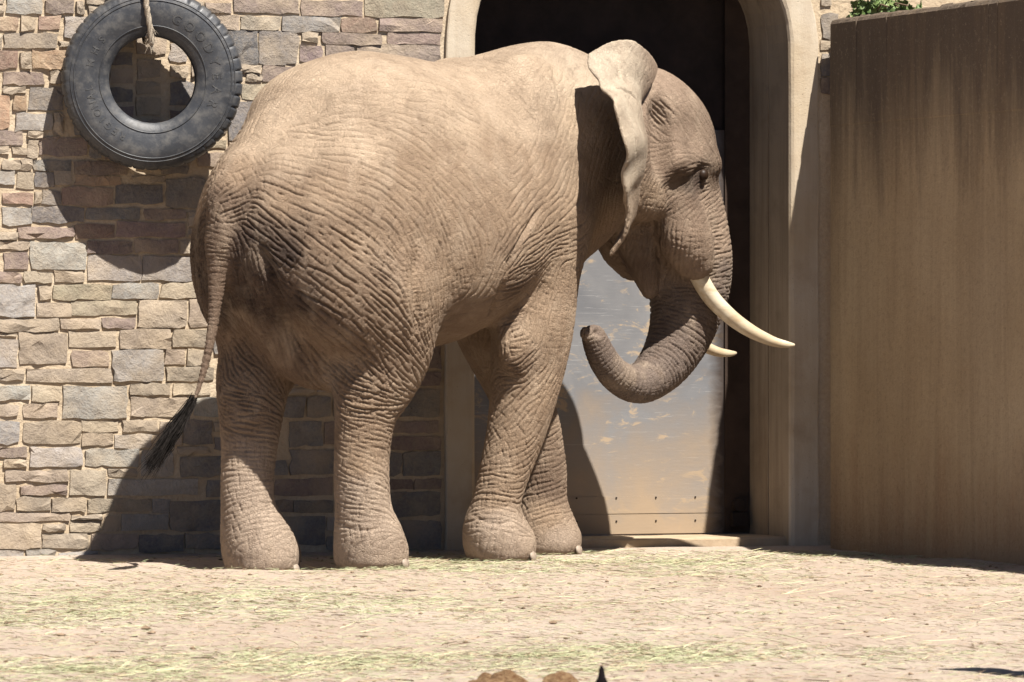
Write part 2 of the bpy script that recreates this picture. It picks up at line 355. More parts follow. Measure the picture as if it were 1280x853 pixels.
def stone_mesh(w, h, r, proud):
    """split-faced block: uneven outline, chipped arrises, hollow and bulging face"""
    nx = max(3, min(7, round(w / .055) + 1)); nz = max(3, min(5, round(h / .045) + 1))
    u = np.linspace(0, 1, nx); v = np.linspace(0, 1, nz); V = []; ax, az = r.normal(0, .4), r.normal(0, .35)
    def outline(a, b, grow):
        x = (a - .5) * (w + grow); z = (b - .5) * (h + grow)
        return x, z
    sag = r.normal(0, .0019, (nx, nz)); edge = r.normal(0, .0042, (nx, nz, 2))
    for i in range(nx):
        for j in range(nz):
            x, z = outline(u[i], v[j], 0); e = i in (0, nx - 1), j in (0, nz - 1)
            if e[0] and e[1]: x *= 1 - r.uniform(.0, .05) * min(1, h / w); z *= 1 - r.uniform(.01, .09)
            if not e[0]: x += r.normal(0, .012) * min(1, w / .2)
            if not e[1]: z += r.normal(0, .010) * min(1, h / .1)
            x += edge[i, j, 0]; z += edge[i, j, 1]
            y = -proud * (1 + .22 * (ax * (u[i] - .5) + az * (v[j] - .5)))
            y += sag[i, j] * 2.0
            if any(e): y = y * r.uniform(.55, 1.0)
            V.append((x, min(y, -.004), z))
    F = []; ni = lambda i, j: i * nz + j
    for i in range(nx - 1):
        for j in range(nz - 1):
            q = [ni(i, j), ni(i + 1, j), ni(i + 1, j + 1), ni(i, j + 1)]
            F += [[q[0], q[1], q[2]], [q[0], q[2], q[3]]] if r.random() < .5 else [[q[0], q[1], q[3]], [q[1], q[2], q[3]]]
    ring = [ni(i, 0) for i in range(nx)] + [ni(nx - 1, j) for j in range(1, nz)] + [ni(i, nz - 1) for i in range(nx - 2, -1, -1)] + [ni(0, j) for j in range(nz - 2, 0, -1)]
    b = len(V); V += [(V[q][0] * 1.01, .02, V[q][2] * 1.01) for q in ring]; L = len(ring)
    for k in range(L): F.append([ring[k], b + k, b + (k + 1) % L, ring[(k + 1) % L]])
    return V, F

def build_wall():
    w = empty('stone_wall', (-2.5, 0, 0)); ox = -2.5
    r = np.random.default_rng(11)
    rects = [tuple(s[:4]) + (s[4],) for s in STONES]
    occ = np.zeros((460, 700), bool)            # 2 px cells over x -140..1260, y -160..760
    mark = lambda x0, y0, x1, y1: (slice(int((y0 + 160) / 2), int((y1 + 160) / 2) + 1), slice(int((x0 + 140) / 2), int((x1 + 140) / 2) + 1))
    for s in rects: occ[mark(s[0] - 2, s[1] - 1, s[2] + 2, s[3] + 1)] = True
    def fill(X0, X1, Y0, Y1, out):
        y = Y0
        while y < Y1:
            x = X0
            while x < X1:
                if occ[mark(x, y, x + 3, y + 4)].any(): x += 2; continue
                W, Hh = int(r.uniform(26, 84)), int(r.uniform(12, 32)); ww = hh = 4
                while ww < W and x + ww < X1 and not occ[mark(x, y, x + ww + 2, y + 4)].any(): ww += 2
                while hh < Hh and y + hh < Y1 and not occ[mark(x, y, x + ww, y + hh + 2)].any(): hh += 2
                if ww >= 10 and hh >= 8: out.append((x + 1, y + 1, x + ww - 1, y + hh - 1, 'wbgpbb'[int(r.integers(6))]))
                occ[mark(x - 2, y - 2, x + ww + 2, y + hh + 2)] = True; x += ww + 4
            y += 4
    near = []; fill(-8, 549, -6, 690, near)
    extra = []; fill(-138, -9, -150, 690, extra); fill(-8, 549, -150, -8, extra)
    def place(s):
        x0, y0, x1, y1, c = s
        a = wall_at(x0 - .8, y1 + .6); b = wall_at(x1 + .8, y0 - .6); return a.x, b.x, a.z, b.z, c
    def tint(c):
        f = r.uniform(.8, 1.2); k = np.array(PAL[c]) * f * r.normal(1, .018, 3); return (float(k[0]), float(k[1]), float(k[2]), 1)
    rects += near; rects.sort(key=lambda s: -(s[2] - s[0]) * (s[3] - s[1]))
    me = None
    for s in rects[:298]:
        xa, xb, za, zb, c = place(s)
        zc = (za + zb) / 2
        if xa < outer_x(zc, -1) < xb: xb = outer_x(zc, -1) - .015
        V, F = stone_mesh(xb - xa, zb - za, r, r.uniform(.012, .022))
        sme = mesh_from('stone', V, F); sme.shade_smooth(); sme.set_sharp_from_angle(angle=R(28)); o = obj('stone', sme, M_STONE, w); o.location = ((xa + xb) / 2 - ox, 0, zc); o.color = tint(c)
    V, F = [], []
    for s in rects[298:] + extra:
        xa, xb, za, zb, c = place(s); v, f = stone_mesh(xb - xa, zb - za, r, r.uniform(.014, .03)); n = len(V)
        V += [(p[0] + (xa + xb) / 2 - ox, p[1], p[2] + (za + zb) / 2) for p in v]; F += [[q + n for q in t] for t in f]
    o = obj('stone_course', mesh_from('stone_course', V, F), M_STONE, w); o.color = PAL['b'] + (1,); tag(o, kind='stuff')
    # mortar bed with the arch left open
    zs = [-.3, 0, 1.5, ZS] + list(np.linspace(ZS, ZS + RISE + .2, 14)[1:]) + [5.6]
    V, F = [], []
    for side, far in ((-1, -11.0), (1, 11.0)):
        n = len(V)
        for z in zs:
            xo = outer_x(z, side) - side * .03 if z < ZS + RISE + .2 else (XL + XR) / 2
            V += [(xo - ox, 0, z), (far - ox, 0, z), (xo - ox, .4, z)]
        for i in range(len(zs) - 1):
            a = n + 3 * i
            q = [[a, a + 1, a + 4, a + 3], [a + 2, a, a + 3, a + 5]]
            F += q if side > 0 else [t[::-1] for t in q]
    obj('mortar', mesh_from('mortar', V, F), M_MORTAR, w)
    tag(w, 'coursed split stone wall with sandy mortar behind the elephant', 'wall')
    print('stones', len(rects), len(extra))

# ------------------------------------------------------------------ board-marked concrete yard wall
def build_yard_wall():
    w = empty('concrete_wall', (2.27, -4.2, 0)); r = np.random.default_rng(5)
    x0, y0, y1, zt = wall_at(1038, 400, .17).x - 2.27, -.17 + 4.2, -9.0 + 4.2, 3.345
    ys = [y0]
    while ys[-1] > y1: ys.append(ys[-1] - r.uniform(.07, .16))
    V, F = [], []; zl = [-.25, .9, 2.02, 2.66, 2.668, zt - .035, zt - .012, zt]
    for i in range(len(ys) - 1):
        off = r.uniform(0, .0016); a, b = ys[i] - .0006, ys[i + 1] + .0006
        for y in (a, b):
            for k, z in enumerate(zl):
                e = (0, 0, 0, 0, -.004, -.004, .012, .035)[k] + (r.normal(0, .003) if k > 4 else 0)
                V.append((x0 + off + e, y, z + (r.normal(0, .004) if k == 7 else 0)))
        n = len(V) - 2 * len(zl); m = len(zl)
        for k in range(m - 1): F.append([n + k, n + m + k, n + m + k + 1, n + k + 1])
        if i:
            for k in range(m - 1): F.append([n - m + k, n + k, n + k + 1, n - m + k + 1])
    m = len(zl); T = len(V)
    # back, top and the end towards the facade
    tx = x0 + .36
    V += [(tx, y0, -.25), (tx, y0, zt), (tx, y1, -.25), (tx, y1, zt)]
    F.append([T, T + 2, T + 3, T + 1][::-1]); F.append([T] + [T + 1] + [k for k in range(m - 1, -1, -1)])
    tops = [i * m + m - 1 for i in range(2 * (len(ys) - 1))]
    F.append(tops + [T + 3, T + 1])
    F.append([T + 2] + [T - m + k for k in range(m)] + [T + 3])
    bm = bmesh.new(); me = mesh_from('panel', V, F); bm.from_mesh(me); bmesh.ops.recalc_face_normals(bm, faces=bm.faces[:]); bm.to_mesh(me); bm.free()
    obj('panel', me, M_YARD, w)
    tag(w, 'tall brown stained concrete wall with vertical board marks beside the arch', 'wall')
    return x0 + 2.27

# ------------------------------------------------------------------ ivy on the wall top
def build_ivy(wx):
    t = empty('ivy_plant', (wx + .16, -.35, 3.345)); r = np.random.default_rng(9)
    ms = mat_simple('ivy_stem', (.12, .08, .05), (.2, .14, .09))
    for k in range(7):
        mb = MB(); a = Vector((r.uniform(-.04, .15), .12 - k * .08, -.01)); b = a + Vector((r.uniform(-.1, .05), -.30, .05)); mb.tube([a, (a + b) / 2 + Vector((0, 0, .05)), b], .006, 5); mb.build('stem', ms, t)
    V, F = [], []
    shape = [(0, -.5), (.42, -.38), (.5, .02), (.22, .12), (0, .55), (-.22, .12), (-.5, .02), (-.42, -.38)]
    for k in range(330):
        if k < 190: p = Vector((r.uniform(-.05, .16), r.uniform(-.28, .16), abs(r.normal(.0, .09)) + .005))
        else: p = Vector((r.uniform(-.06, .16), r.uniform(-.6, .15), abs(r.normal(0, .030)) + .004))
        s = r.uniform(.035, .075)
        M = Matrix.Rotation(r.uniform(0, 6.28), 3, 'Z') @ Matrix.Rotation(r.normal(.9, .5), 3, 'X') @ Matrix.Rotation(r.normal(0, .5), 3, 'Y')
        n = len(V); V.append(p + M @ Vector((0, 0, .12 * s)))
        for (x, y) in shape: V.append(p + M @ Vector((x * s, y * s, -.05 * s)))
        F += [[n, n + 1 + i, n + 1 + (i + 1) % 8] for i in range(8)]
    m = NT('ivy_leaf', .55, .35); c = m.coord(); nn = m.noise(c, 14, 3)
    m.color(m.ramp(nn, [(.35, (.08, .14, .035)), (.65, (.22, .29, .10))])); m.b.inputs['Transmission Weight'].default_value = 0
    o = obj('leaves', mesh_from('leaves', V, F), m.m, t); tag(o, kind='stuff')
    tag(t, 'small green leaved ivy creeping over the top of the concrete wall', 'ivy')
# ------------------------------------------------------------------ the elephant
# local frame: x forward, y to its left, z up; origin on the ground between the feet
EL_TH = R(44.0); XS = 1.095            # heading against the camera's right; length factor
_X, _Z = -0.527, 33.21; GS = 1.0136
EL_O = Vector((_X * CS + _Z * SN - CAM_D * SN, -_X * SN + _Z * CS - CAM_D * CS, 0))
EL_RZ = EL_TH - PSI                       # heading, measured from the facade's x axis

class Field:
    """distance field on a regular grid; shapes are melted together, then meshed"""
    def __init__(self, lo, hi, h):
        self.lo = np.array(lo, np.float32); self.h = h
        self.n = np.ceil((np.array(hi) - self.lo) / h).astype(int) + 1
        self.f = np.full(tuple(self.n), 0.35, np.float32)
        self.ax = [self.lo[i] + h * np.arange(self.n[i], dtype=np.float32) for i in range(3)]
    def sl(self, lo, hi):
        a = np.clip(np.floor((np.array(lo) - self.lo) / self.h).astype(int), 0, self.n - 1)
        b = np.clip(np.ceil((np.array(hi) - self.lo) / self.h).astype(int) + 1, 1, self.n)
        return tuple(slice(int(i), int(j)) for i, j in zip(a, b))
    def grid(self, s):
        return (self.ax[0][s[0]][:, None, None], self.ax[1][s[1]][None, :, None], self.ax[2][s[2]][None, None, :])
    @staticmethod
    def smin(a, b, k):
        if k <= 0: return np.minimum(a, b)
        h = np.maximum(k - np.abs(a - b), 0) / k
        return np.minimum(a, b) - h * h * k * 0.25
    def put(self, s, d, k):
        self.f[s] = self.smin(self.f[s], d, k)
    def cut(self, s, d, k):
        self.f[s] = -self.smin(-self.f[s], d, k)
    def ell_d(self, c, r, rot, m):
        c = np.array(c, np.float32); r = np.array(r, np.float32); R_ = max(r) + m
        s = self.sl(c - R_, c + R_); X, Y, Z = self.grid(s)
        X, Y, Z = X - c[0], Y - c[1], Z - c[2]
        M = np.array(Matrix.Rotation(R(rot[2]), 3, 'Z') @ Matrix.Rotation(R(rot[1]), 3, 'Y') @ Matrix.Rotation(R(rot[0]), 3, 'X'), np.float32).T
        x = M[0, 0] * X + M[0, 1] * Y + M[0, 2] * Z; y = M[1, 0] * X + M[1, 1] * Y + M[1, 2] * Z; z = M[2, 0] * X + M[2, 1] * Y + M[2, 2] * Z
        k0 = np.sqrt((x / r[0]) ** 2 + (y / r[1]) ** 2 + (z / r[2]) ** 2) + 1e-6
        k1 = np.sqrt((x / r[0] ** 2) ** 2 + (y / r[1] ** 2) ** 2 + (z / r[2] ** 2) ** 2) + 1e-6
        return s, k0 * (k0 - 1) / k1
    def ell(self, c, r, rot=(0, 0, 0), k=0.12):
        s, d = self.ell_d(c, r, rot, k + 0.05); self.put(s, d, k)
    def dent(self, c, r, rot=(0, 0, 0), k=0.05):
        s, d = self.ell_d(c, r, rot, k + 0.05); self.cut(s, d, k)
    def chain(self, pts, k=0.12, step=0.04, groove=False):
        """pts: (x, y, z, r); a smooth tapering limb"""
        P = spline(np.array(pts, np.float32), step)
        m = k + 0.06
        rm = P[:, 3].max() + m; s = self.sl(P[:, :3].min(0) - rm, P[:, :3].max(0) + rm)
        A = np.full(self.f[s].shape, 9.0, np.float32)
        X0 = [s[i].start for i in range(3)]
        for a, b in zip(P[:-1], P[1:]):
            rr = max(a[3], b[3]) + m
            q = self.sl(np.minimum(a[:3], b[:3]) - rr, np.maximum(a[:3], b[:3]) + rr)
            X, Y, Z = self.grid(q); d = b[:3] - a[:3]; L2 = float(d @ d) + 1e-9
            t = np.clip(((X - a[0]) * d[0] + (Y - a[1]) * d[1] + (Z - a[2]) * d[2]) / L2, 0, 1)
            D = np.sqrt((X - a[0] - t * d[0]) ** 2 + (Y - a[1] - t * d[1]) ** 2 + (Z - a[2] - t * d[2]) ** 2) - (a[3] + t * (b[3] - a[3]))
            w = tuple(slice(q[i].start - X0[i], q[i].stop - X0[i]) for i in range(3))
            A[w] = np.minimum(A[w], D)
        (self.cut if groove else self.put)(s, A, k)
    def stamp(self, P, rad, k=0.0):
        """many small balls: a sheet such as an ear"""
        m = float(np.max(rad)) + 0.03
        s = self.sl(P.min(0) - m, P.max(0) + m)
        A = np.full(self.f[s].shape, 9.0, np.float32); X0 = [s[i].start for i in range(3)]
        for p, r in zip(P, rad):
            rr = r + 0.026
            q = self.sl(p - rr, p + rr); X, Y, Z = self.grid(q)
            D = np.sqrt((X - p[0]) ** 2 + (Y - p[1]) ** 2 + (Z - p[2]) ** 2) - r
            w = tuple(slice(q[i].start - X0[i], q[i].stop - X0[i]) for i in range(3))
            np.minimum(A[w], D, out=A[w])
        self.put(s, A, k)
    def blur(self, it=1):
        for _ in range(it):
            for ax in range(3):
                f = self.f; g = f.copy(); a = [slice(None)] * 3; b = [slice(None)] * 3; c = [slice(None)] * 3
                a[ax] = slice(0, -2); b[ax] = slice(1, -1); c[ax] = slice(2, None)
                g[tuple(b)] = 0.25 * f[tuple(a)] + 0.5 * f[tuple(b)] + 0.25 * f[tuple(c)]; self.f = g
    def mesh(self):
        """naive surface nets"""
        f = self.f; S = f < 0; n = np.array(f.shape)
        cnt = np.zeros(tuple(n - 1), np.uint8)
        for i in (0, 1):
            for j in (0, 1):
                for k in (0, 1): cnt += S[i:n[0] - 1 + i, j:n[1] - 1 + j, k:n[2] - 1 + k]
        act = (cnt > 0) & (cnt < 8); C = np.argwhere(act)
        idx = np.full(tuple(n - 1), -1, np.int32); idx[act] = np.arange(len(C))
        acc = np.zeros((len(C), 3), np.float32); num = np.zeros(len(C), np.float32)
        cor = [np.array((i, j, k)) for i in (0, 1) for j in (0, 1) for k in (0, 1)]
        val = [f[tuple((C + c).T)] for c in cor]
        for a in range(8):
            for b in range(a + 1, 8):
                if np.abs(cor[a] - cor[b]).sum() != 1: continue
                va, vb = val[a], val[b]; m = (va < 0) != (vb < 0)
                t = va[m] / (va[m] - vb[m])
                acc[m] += cor[a] + t[:, None] * (cor[b] - cor[a]); num[m] += 1
        V = self.lo + self.h * (C + acc / num[:, None])
        Q = []
        for ax in range(3):
            u, v = (ax + 1) % 3, (ax + 2) % 3
            a = [slice(None)] * 3; b = [slice(None)] * 3; a[ax] = slice(0, -1); b[ax] = slice(1, None)
            sa, sb = S[tuple(a)], S[tuple(b)]
            E = np.argwhere(sa != sb); E = E[(E[:, u] > 0) & (E[:, v] > 0) & (E[:, u] < n[u] - 1) & (E[:, v] < n[v] - 1)]
            flip = sb[tuple(E.T)]
            du = np.zeros(3, int); du[u] = 1; dv = np.zeros(3, int); dv[v] = 1
            q = np.stack([idx[tuple((E - du - dv).T)], idx[tuple((E - dv).T)], idx[tuple(E.T)], idx[tuple((E - du).T)]], 1)
            q[flip] = q[flip][:, ::-1]; Q.append(q)
        return V, np.concatenate(Q)

def spline(P, step):
    """Catmull-Rom through the rows of P, resampled about every `step` metres"""
    Q = np.vstack([2 * P[0] - P[1], P, 2 * P[-1] - P[-2]]); out = []
    for i in range(1, len(Q) - 2):
        n = max(1, int(np.linalg.norm((Q[i + 1] - Q[i])[:3]) / step))
        t = (np.arange(n) / n)[:, None]
        a, b, c, d = Q[i - 1], Q[i], Q[i + 1], Q[i + 2]
        out.append(0.5 * (2 * b + (c - a) * t + (2 * a - 5 * b + 4 * c - d) * t ** 2 + (3 * b - a - 3 * c + d) * t ** 3))
    out.append(P[-1:]); return np.vstack(out).astype(np.float32)

TRUNK = [(1.90, 0, 2.15, .29), (1.99, 0, 1.90, .275), (2.035, 0, 1.70, .255), (2.02, 0, 1.475, .215), (1.945, 0, 1.281, .180), (1.82, 0, 1.12, .150),
         (1.635, -.01, 1.02, .122), (1.45, -.03, 1.06, .102), (1.315, -.05, 1.17, .088), (1.24, -.06, 1.285, .078), (1.23, -.06, 1.315, .070)]
TAIL = [(-1.29, 0, 2.24, 0.12), (-1.38, -0.0, 2.1, 0.115), (-1.405, 0.0, 1.96, 0.0864), (-1.435, 0.02, 1.8, 0.0648), (-1.445, 0.03, 1.51, 0.0423), (-1.48, 0.03, 1.28, 0.0324), (-1.545, 0.03, 1.05, 0.0252), (-1.615, 0.03, 0.89, 0.0198)]
LEG_RH = [(-.70, -.40, 1.55, .36), (-.63, -.40, 1.25, .275), (-.665, -.375, 1.05, .225), (-.715, -.36, .88, .172), (-.725, -.34, .66, .152), (-.72, -.33, .48, .152), (-.70, -.32, .30, .158), (-.66, -.31, .16, .19), (-.63, -.30, .07, .208)]
LEG_LH = [(-.78, .36, 1.55, .32), (-.85, .34, 1.25, .25), (-.955, .31, 1.05, .205), (-1.00, .28, .85, .175), (-1.02, .27, .66, .153), (-1.04, .26, .48, .146), (-1.03, .26, .30, .154), (-.98, .26, .15, .195), (-.94, .26, .05, .215)]
LEG_RF = [(.57, -.34, 2.0, .27), (.54, -.34, 1.62, .24), (.51, -.34, 1.32, .228), (.475, -.33, 1.05, .200), (.43, -.31, .79, .170), (.36, -.28, .52, .143), (.32, -.25, .32, .140), (.33, -.23, .17, .182), (.375, -.22, .08, .205)]
LEG_LF = [(.76, .38, 1.95, .27), (.72, .36, 1.6, .24), (.80, .33, 1.32, .20), (.93, .30, 1.05, .178), (1.04, .27, .79, .165), (1.10, .25, .52, .148), (1.10, .24, .32, .148), (1.11, .23, .17, .18), (1.13, .22, .08, .195)]

# torso: x, top, bottom, half width
TORSO = np.array([(-1.44, 1.98, 1.80, .06), (-1.38, 2.17, 1.62, .20), (-1.26, 2.39, 1.46, .33), (-1.08, 2.63, 1.34, .44), (-.85, 2.84, 1.26, .54), (-.55, 2.95, 1.22, .66), (-.25, 2.945, 1.22, .74),
                  (.05, 2.915, 1.26, .75), (.35, 2.955, 1.39, .68), (.65, 3.03, 1.53, .54), (.88, 3.055, 1.60, .43), (1.05, 3.03, 1.70, .34), (1.2, 2.97, 1.80, .33), (1.3, 2.90, 1.9, .26), (1.37, 2.7, 2.1, .12)], np.float32)

def EP(px, py, y):
    """photo measure -> point of the animal on the plane y = const"""
    s = (px - 640.0) / FPX; ch, sh = math.cos(EL_TH), math.sin(EL_TH)
    x = (s * (_Z + y * ch) - _X + y * sh) / (ch - s * sh); Z = _Z + x * sh + y * ch
    return (x / XS / GS, y / GS, (CAM_H - (py - 426.5) * Z / FPX) / GS)

def ear_sheet(side):
    """rows from the top rim to the lower lobe; each row runs from the head out to the rim"""
    rows = [[(818, 84, -.33), (806, 66, -.42), (788, 53, -.5), (765, 54, -.55), (733, 68, -.58)],
            [(815, 95, -.36), (802, 84, -.47), (785, 74, -.56), (764, 76, -.62), (738, 82, -.64)],
            [(808, 108, -.38), (799, 103, -.5), (785, 98, -.62), (767, 98, -.7), (745, 98, -.72)],
            [(800, 122, -.40), (798, 120, -.53), (788, 116, -.68), (771, 113, -.8), (754, 111, -.82)],
            [(795, 140, -.41), (798, 140, -.56), (795, 140, -.74), (783, 138, -.9), (769, 135, -1.0)],
            [(793, 165, -.42), (802, 166, -.58), (803, 167, -.76), (795, 167, -.93), (782, 165, -1.05)],
            [(792, 190, -.42), (803, 192, -.58), (805, 194, -.75), (796, 196, -.9), (781, 198, -1.03)],
            [(790, 215, -.41), (798, 220, -.56), (798, 226, -.7), (791, 232, -.83), (780, 236, -.95)],
            [(789, 235, -.41), (793, 246, -.53), (793, 254, -.63), (788, 262, -.73), (783, 268, -.82)],
            [(797, 250, -.42), (788, 270, -.52), (782, 290, -.6), (774, 305, -.65), (767, 320, -.7)]]
    A = np.array([[EP(*q) for q in r] for r in rows], np.float32)
    pick = lambda S, n: S[np.linspace(0, len(S) - 1, n).round().astype(int)]
    B = np.stack([pick(spline(A[:, j], .003), 150) for j in range(A.shape[1])], 1)
    C = np.stack([pick(spline(B[i], .003), 110) for i in range(B.shape[0])], 0).copy()
    if side > 0:
        C[..., 1] *= -1; C[..., 2] -= .1
    u = np.linspace(0, 1, 110)[None, :] + np.zeros((150, 1)); v = np.linspace(0, 1, 150)[:, None]
    C[..., 0] += u * (.012 * np.sin(v * 21 + 2 * u) + .007 * np.sin(v * 47 + 1)) + .006 * np.sin(u * 13 + v * 9)       # crumpled sheet, wavy rim
    C[..., 1] += u ** 3 * .015 * np.sin(v * 33)
    return C.reshape(-1, 3), (0.022 - 0.008 * u).ravel()

def elephant_field(h):
    g = Field((-1.80, -1.12, -0.14), (2.50, 1.05, 3.16), h)
    # torso loft
    s = g.sl((-1.6, -.9, 1.0), (1.5, .9, 3.16)); X, Y, Z = g.grid(s)
    tx = spline(TORSO, .02); o = np.argsort(tx[:, 0]); tx = tx[o]; xs = X.ravel()
    top, bot, hw = (np.interp(xs, tx[:, 0], tx[:, i])[:, None, None] for i in (1, 2, 3))
    zc, hh = (top + bot) / 2, (top - bot) / 2
    q = (Z - zc) / hh; w = hw * (1 - .17 * np.clip(q, -1, 1.1) - .05 * np.clip(q, -1, 1) ** 2)
    k0 = (np.abs(Y / w) ** 2.15 + np.abs(q) ** 2.15) ** (1 / 2.15)
    ends = np.maximum(-1.47 - X, X - 1.38)
    g.f[s] = np.minimum(g.f[s], np.maximum((k0 - 1) * np.minimum(w, hh) * .9, ends))
    for sd in (-1, 1):
        g.ell((-.52, sd * .30, 2.52), (.40, .25, .28), (0, 15, 0), .2)          # hip
        g.ell((.56, sd * .34, 2.35), (.30, .18, .60), (0, -12, 0), .18)        # shoulder blade
    # thighs
    g.ell((-.78, -.44, 1.86), (.47, .25, .62), (0, 12, 0), .2); g.ell((-.90, .36, 1.84), (.40, .22, .60), (0, 10, 0), .2)
    g.ell((-1.14, -.20, 1.88), (.24, .19, .42), (0, -6, 0), .14); g.ell((-1.12, .16, 1.88), (.23, .16, .42), (0, -6, 0), .14)
    for L in (LEG_RH, LEG_LH): g.chain(L, .13)
    g.chain([(-1.22, .0, 1.95, .14), (-1.16, -.01, 1.65, .15), (-1.02, -.04, 1.38, .16), (-.89, -.07, 1.17, .15), (-.75, -.1, 1.12, .12)], .12)   # skin below the tail
    for L in (LEG_RF, LEG_LF): g.chain(L, .10)
    g.ell((.40, -.42, 1.36), (.13, .11, .20), (0, 0, 0), .1)                     # elbow
    g.ell(EP(644, 434, -.44), (.10, .075, .14), (0, 0, 0), .10)                   # callus on the elbow
    g.ell((.72, 0, 1.78), (.28, .30, .30), (0, 0, 0), .15)                       # brisket
    # neck, head
    g.chain([(.95, 0, 2.45, .48), (1.25, 0, 2.45, .43), (1.6, 0, 2.42, .40)], .2)
    g.ell((1.64, 0, 2.55), (.40, .38, .38), (0, 18, 0), .15)
    g.ell((1.82, 0, 2.40), (.30, .31, .42), (0, 0, 0), .12)
    for sd in (-1, 1):
        g.ell((1.57, sd * .16, 2.68), (.28, .20, .24), (0, 25, 0), .1)
        g.ell((1.90, sd * .22, 2.385), (.15, .11, .08), (0, 25, sd * 20), .08)   # brow
        g.ell((1.48, sd * .23, 2.24), (.21, .14, .24), (0, 10, 0), .10)         # jaw muscle
        g.chain([(1.46, sd * .36, 2.36, .07), (1.66, sd * .345, 2.37, .065), (1.80, sd * .30, 2.36, .05)], .06)   # cheekbone
        g.dent((1.60, sd * .43, 2.18), (.14, .09, .085), (0, 12, 0), .07)
        sock = [EP(846, 258, -.24) + (.14,), EP(857, 298, -.27) + (.160,), EP(868, 326, -.265) + (.120,)]
        g.chain([(q[0], -sd * q[1], q[2], q[3]) for q in sock], .05)            # tusk socket
        g.dent((1.72, sd * .45, 2.52), (.16, .07, .13), (0, 20, 0), .10)        # temple
        g.dent((1.45, sd * .46, 2.52), (.10, .17, .30), (0, 0, 0), .04)         # behind the ear
        g.dent((1.80, sd * .36, 2.285), (.07, .06, .05), (0, 10, 0), .04)       # eye socket
        g.ell((1.808, sd * .295, 2.285), (.066, .045, .048), (0, 20, 0), .03)
    g.chain([(1.52, 0, 2.08, .165), (1.61, 0, 1.87, .115), (1.68, 0, 1.70, .08), (1.72, 0, 1.57, .045)], .05)           # lower jaw and lip
    g.chain(TRUNK, .07); g.chain(TAIL, .07, .03)
    # soles
    for (L, z) in ((LEG_RH, -.030), (LEG_LH, -.072), (LEG_RF, -.020), (LEG_LF, -.018)):
        x, y = L[-1][:2]; s = g.sl((x - .4, y - .3, -.25), (x + .4, y + .3, .2)); X, Y, Z = g.grid(s)
        g.cut(s, (Z - z) + 0 * X + 0 * Y, .05)
    g.blur(2)
    g.ell(EP(744, 421, -.085), (.044, .045, .036), (0, 0, 0), .03)              # trunk tip: nostril rim and finger
    g.ell(EP(731, 417, -.075), (.026, .036, .048), (0, 0, 0), .025)
    g.dent(EP(748, 415, -.128), (.030, .036, .030), (0, 0, 0), .006)
    P, r = ear_sheet(-1); g.stamp(P, r, .03)
    P, r = ear_sheet(1); g.stamp(P, r, .03)
    g.blur(1)
    return g
